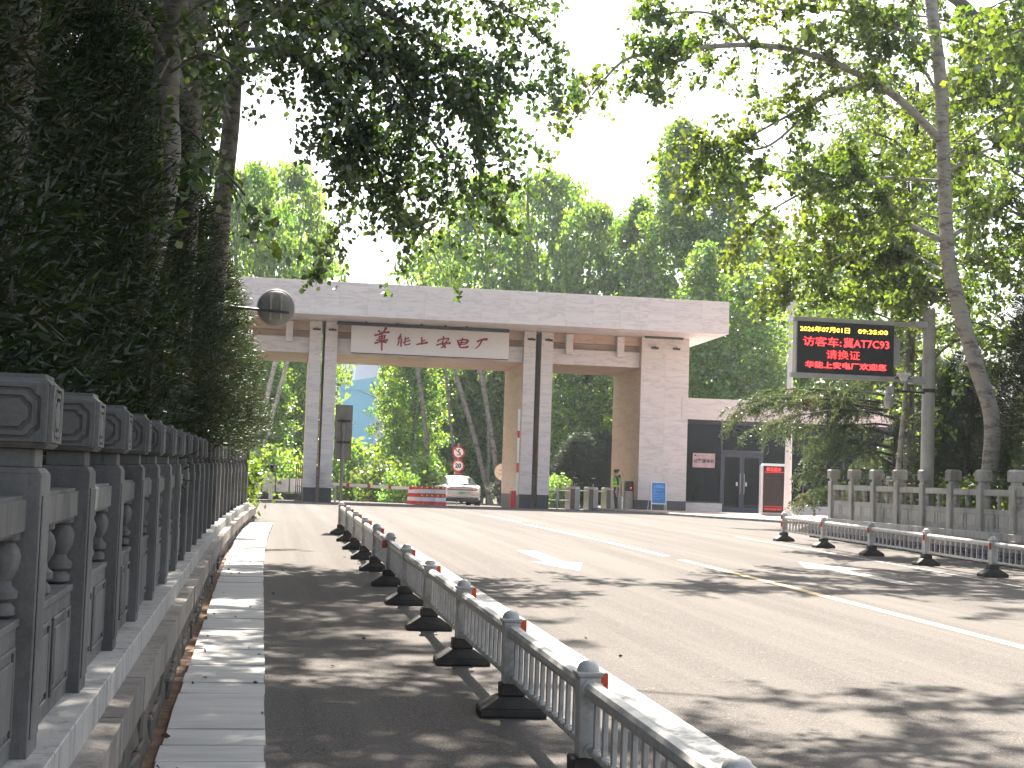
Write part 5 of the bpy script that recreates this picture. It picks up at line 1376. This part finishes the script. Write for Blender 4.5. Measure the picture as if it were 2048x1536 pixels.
FT = [ # px, depth, crown, trunk, scale, zscale, label
 (560, 98, cm_round, 0, .95, 1.55, 'rounded green tree rising behind the gate roof, behind the round mirror'),
 (610, 106, cm_round, 1, .66, 1.30, 'lower green tree behind the gate roof, between the mirror and the name board'),
 (480, 92, cm_round, 0, .9, 1.45, 'green tree behind the gate roof, partly hidden by the leaning poplar trunk'),
 (960, 104, cm_round, 0, 1.15, 1.62, 'big domed green tree behind the gate, above the second half of the name board'),
 (1085, 100, cm_round, 2, 1.1, 1.58, 'big domed green tree behind the gate, above the inner columns'),
 (865, 112, cm_round, 1, .95, 1.42, 'smaller domed tree at the open sky gap behind the gate'),
 (1170, 96, cm_round, 0, .95, 1.38, 'domed green tree behind the side opening of the gate'),
 (1345, 90, cm_tall, 0, 1.1, 1.18, 'tallest pointed green tree behind the roof end of the gate'),
 (1265, 94, cm_tall, 2, 1.0, .98, 'pointed green tree beside the tallest one, behind the marble pier'),
 (1440, 88, cm_tall, 1, 1.05, 1.05, 'pointed green tree just past the roof end of the gate'),
 (1530, 92, cm_tall, 3, 1.0, .92, 'green tree behind the ornamental lamp'),
 (1650, 84, cm_thin, 0, 1.0, .85, 'thin green tree behind the message screen'),
 (1760, 80, cm_thin, 2, 1.0, .9, 'green tree behind the upper arm of the message screen'),
 (1400, 80, cm_thin, 3, .8, .8, 'dark trunked tree rising directly behind the end of the marble pier'),
 (1490, 78, cm_thin, 1, .8, .72, 'leaning trunked tree behind the reception roof'),
 (800, 90, cm_col, 3, .6, .64, 'sunlit leafy tree at the edge of the main opening, before the blue building'),
 (820, 84, cm_col, 0, .6, .6, 'leafy tree with pale stem seen through the main opening, second from the blue building'),
 (875, 92, cm_col, 1, .8, .6, 'ivy green tree seen through the main opening, behind the three round signs'),
 (945, 90, cm_col, 2, .8, .62, 'dense tree seen through the main opening, above the silver car'),
 (1010, 88, cm_col, 1, .8, .62, 'dense tree seen through the main opening, beside the inner column'),
 (1140, 82, cm_col, 0, .8, .6, 'dark dense tree filling the side opening behind the turnstiles'),
 (1215, 80, cm_col, 3, .8, .6, 'dark dense tree behind the guard'),
 (1080, 96, cm_col, 2, .8, .62, 'dense tree seen between the inner columns'),
 (515, 84, cm_col, 2, .7, .6, 'leafy tree seen through the side opening above the printed panels'),
 (470, 88, cm_col, 0, .8, .6, 'leafy tree behind the last juniper'),
 (590, 120, cm_col, 1, .7, .5, 'distant leafy tree behind the double armed lamps'),
]
for i, (px, d, cr, tk, s, sz, lab) in enumerate(FT):
    x, y = pxx(px, d); far_tree(x, y, cr, tk, s, sz, 1.1*i if cr not in (cm_thin,) else .3*i, lab)
# bare leaning stems that stand before the dense row
for i, (p0, p1, p2, r, lab) in enumerate((((985, 1000, 80), (950, 880, 80), (915, 760, 80), .16, 'bare grey trunk leaning over the silver car'),
      ((1002, 1000, 78), (985, 880, 78), (962, 755, 78), .15, 'bare grey trunk leaning beside the round cream sign'),
      ((975, 1000, 84), (978, 880, 84), (968, 760, 84), .12, 'upright bare grey trunk behind the silver car'),
      ((925, 1000, 82), (905, 880, 82), (893, 760, 82), .10, 'thin bare grey trunk behind the speed sign'),
      ((855, 995, 80), (853, 880, 80), (838, 760, 80), .15, 'bare grey trunk behind the lowered barrier boom'),
      ((842, 990, 86), (830, 900, 86), (828, 760, 86), .10, 'thin curved grey trunk next to the one behind the boom'),
      ((500, 960, 80), (520, 860, 80), (548, 735, 80), .17, 'pale leaning trunk in the side opening beside the last juniper'),
      ((505, 970, 82), (540, 850, 82), (572, 735, 82), .15, 'second pale leaning trunk in the side opening'))):
    t = thing('bare_trunk', lab, 'tree trunk', (0, 0, 0))
    a, b, c = A(p0, p1, p2); top = c + (c-b)*.9
    a = a.copy(); a[2] = gz(a[1])-.2
    ob('trunk', trunk_mesh([smooth_poly([a, b, c, top])], [(r, r*.55)], M['bark_pale'] if i > 5 else M['bark'], 9), t)
# shrubs along the drive
sh_mesh = crown_mesh(9, 2.0, 1.1, .1, 90, 26, .17, 'round', M['leaf_far'])
sh_mesh2 = crown_mesh(10, 1.5, 1.2, .05, 80, 26, .16, 'round', M['leaf_olive'])
for i, (px, d, k, s, lab) in enumerate(((705, 84, 0, 1.6, 'pale green shrub beside the road sign, through the main opening'), (735, 88, 0, 1.5, 'green shrub behind the tip of the lowered boom'), (775, 78, 1, 1.4, 'bright yellow green shrub behind the lowered boom'), (800, 74, 0, .8, 'low shrub under the lowered boom near the barriers'),
      (838, 80, 0, 1.2, 'shrub behind the plastic barriers'), (1060, 78, 2, 1.0, 'dark shrub between the inner columns'), (1115, 74, 0, .8, 'low shrub behind the tube swing gate'), (1160, 76, 2, 1.0, 'dark shrub behind the first turnstile'), (1205, 78, 2, 1.1, 'dark shrub behind the second turnstile'), (1245, 76, 2, 1.0, 'dark shrub behind the ticket machine'),
      (510, 74, 1, .9, 'bright shrub behind the printed panels, beside the pillar'), (545, 78, 0, 1.3, 'green shrub behind the access pillar'), (575, 80, 1, 1.2, 'yellow green shrub behind the folded gate'), (1600, 76, 1, 1.2, 'shrub beside the reception building roof end'))):
    x, y = pxx(px, d); t = thing('shrub', lab, 'shrub', (x, y, gz(y)-.1), i*1.7); t.scale = (s, s, s) if k < 2 else (s*1.3, s*1.3, s*.55)
    c = ob('foliage', (sh_mesh, sh_mesh2, jm[i % 2])[k], t); c['kind'] = 'stuff'
for i, (x, y, s, lab) in enumerate(((15.2, 31.0, .7, 'bright green plant behind the balustrade, seen through its fifth gap'), (15.0, 29.2, .7, 'bright green plant behind the balustrade, seen through its sixth gap'), (14.9, 27.2, .65, 'bright green plant behind the balustrade, seen through its eighth gap'),
      (-.95, 36.6, .8, 'sunlit shrub at the end of the long balustrade, against the gate'), (-1.4, 37.5, 1.0, 'green shrub behind the end post of the long balustrade'))):
    t = thing('shrub', lab, 'shrub', (x, y, terrain(x, y)), i*1.7); t.scale = (s, s, s)
    c = ob('foliage', sh_mesh2, t); c['kind'] = 'stuff'
# far wood closing the view behind everything
def wood():
    rng = np.random.default_rng(15); C = []
    for k in range(1500):
        x = rng.uniform(-60, 110); y = 128 + rng.uniform(0, 10) + 8*sin(x*.1)
        if 7 < x < 13.5: continue
        h = 9 + 3.5*sin(x*.35) + 2*sin(x*.9); c = np.array([x, y, .2+rng.uniform(0, 1)**.8*h])
        p = rng.normal(size=(16, 3)); C.append(c+p/np.linalg.norm(p, axis=1)[:, None]*rng.uniform(.4, 1.3))
    v, f = leaves(np.concatenate(C), .5, rng, LEAF4, LF4, hang=.4)
    tag(ob('far_wood', mesh_np('far_wood', v, f, M['leaf_far'])), 'dense far wood closing the view beyond the gate', 'wood', kind='stuff')
wood()

# ------------------------------------------------------------------ air
m = MB().box(-140, 190, -35, 260, -4.0, 33.0)
t_ = NT('air'); pv = t_.new('ShaderNodeVolumePrincipled'); pv.inputs['Color'].default_value = (.86, .93, 1, 1); pv.inputs['Density'].default_value = .0004; pv.inputs['Anisotropy'].default_value = .1
t_.link(pv.outputs[0], t_.out.inputs['Volume'])
tag(m.build('haze', t_.m), 'thin bluish morning haze over the whole road and gate', 'haze', kind='stuff')

# dry leaves that have blown onto the walk, the dirt strip and the road edge
rl = np.random.default_rng(4); C_ = []
for k in range(120):
    y_ = 3.5+rl.uniform(0, 1)**1.4*28; x_ = rl.choice([rl.uniform(-.5, .1), rl.normal(-.42, .06), rl.uniform(.1, 3.0), rl.normal(1.6, .12)])
    C_.append((x_, y_, gz(y_)+(.055 if x_ < .1 else .012)))
v_, f_ = leaves(np.array(C_), .042, rl, LEAF4, LF4, axis=np.stack([rl.normal(size=120), rl.normal(size=120), np.zeros(120)], -1), hang=0, spread=.25)
tag(ob('fallen_leaves', mesh_np('fallen_leaves', v_, f_, mk('dry_leaf', (.16,.10,.05), .8, var=.4))), 'dry brown leaves scattered over the slab walk and road edge', 'leaf litter', kind='stuff')
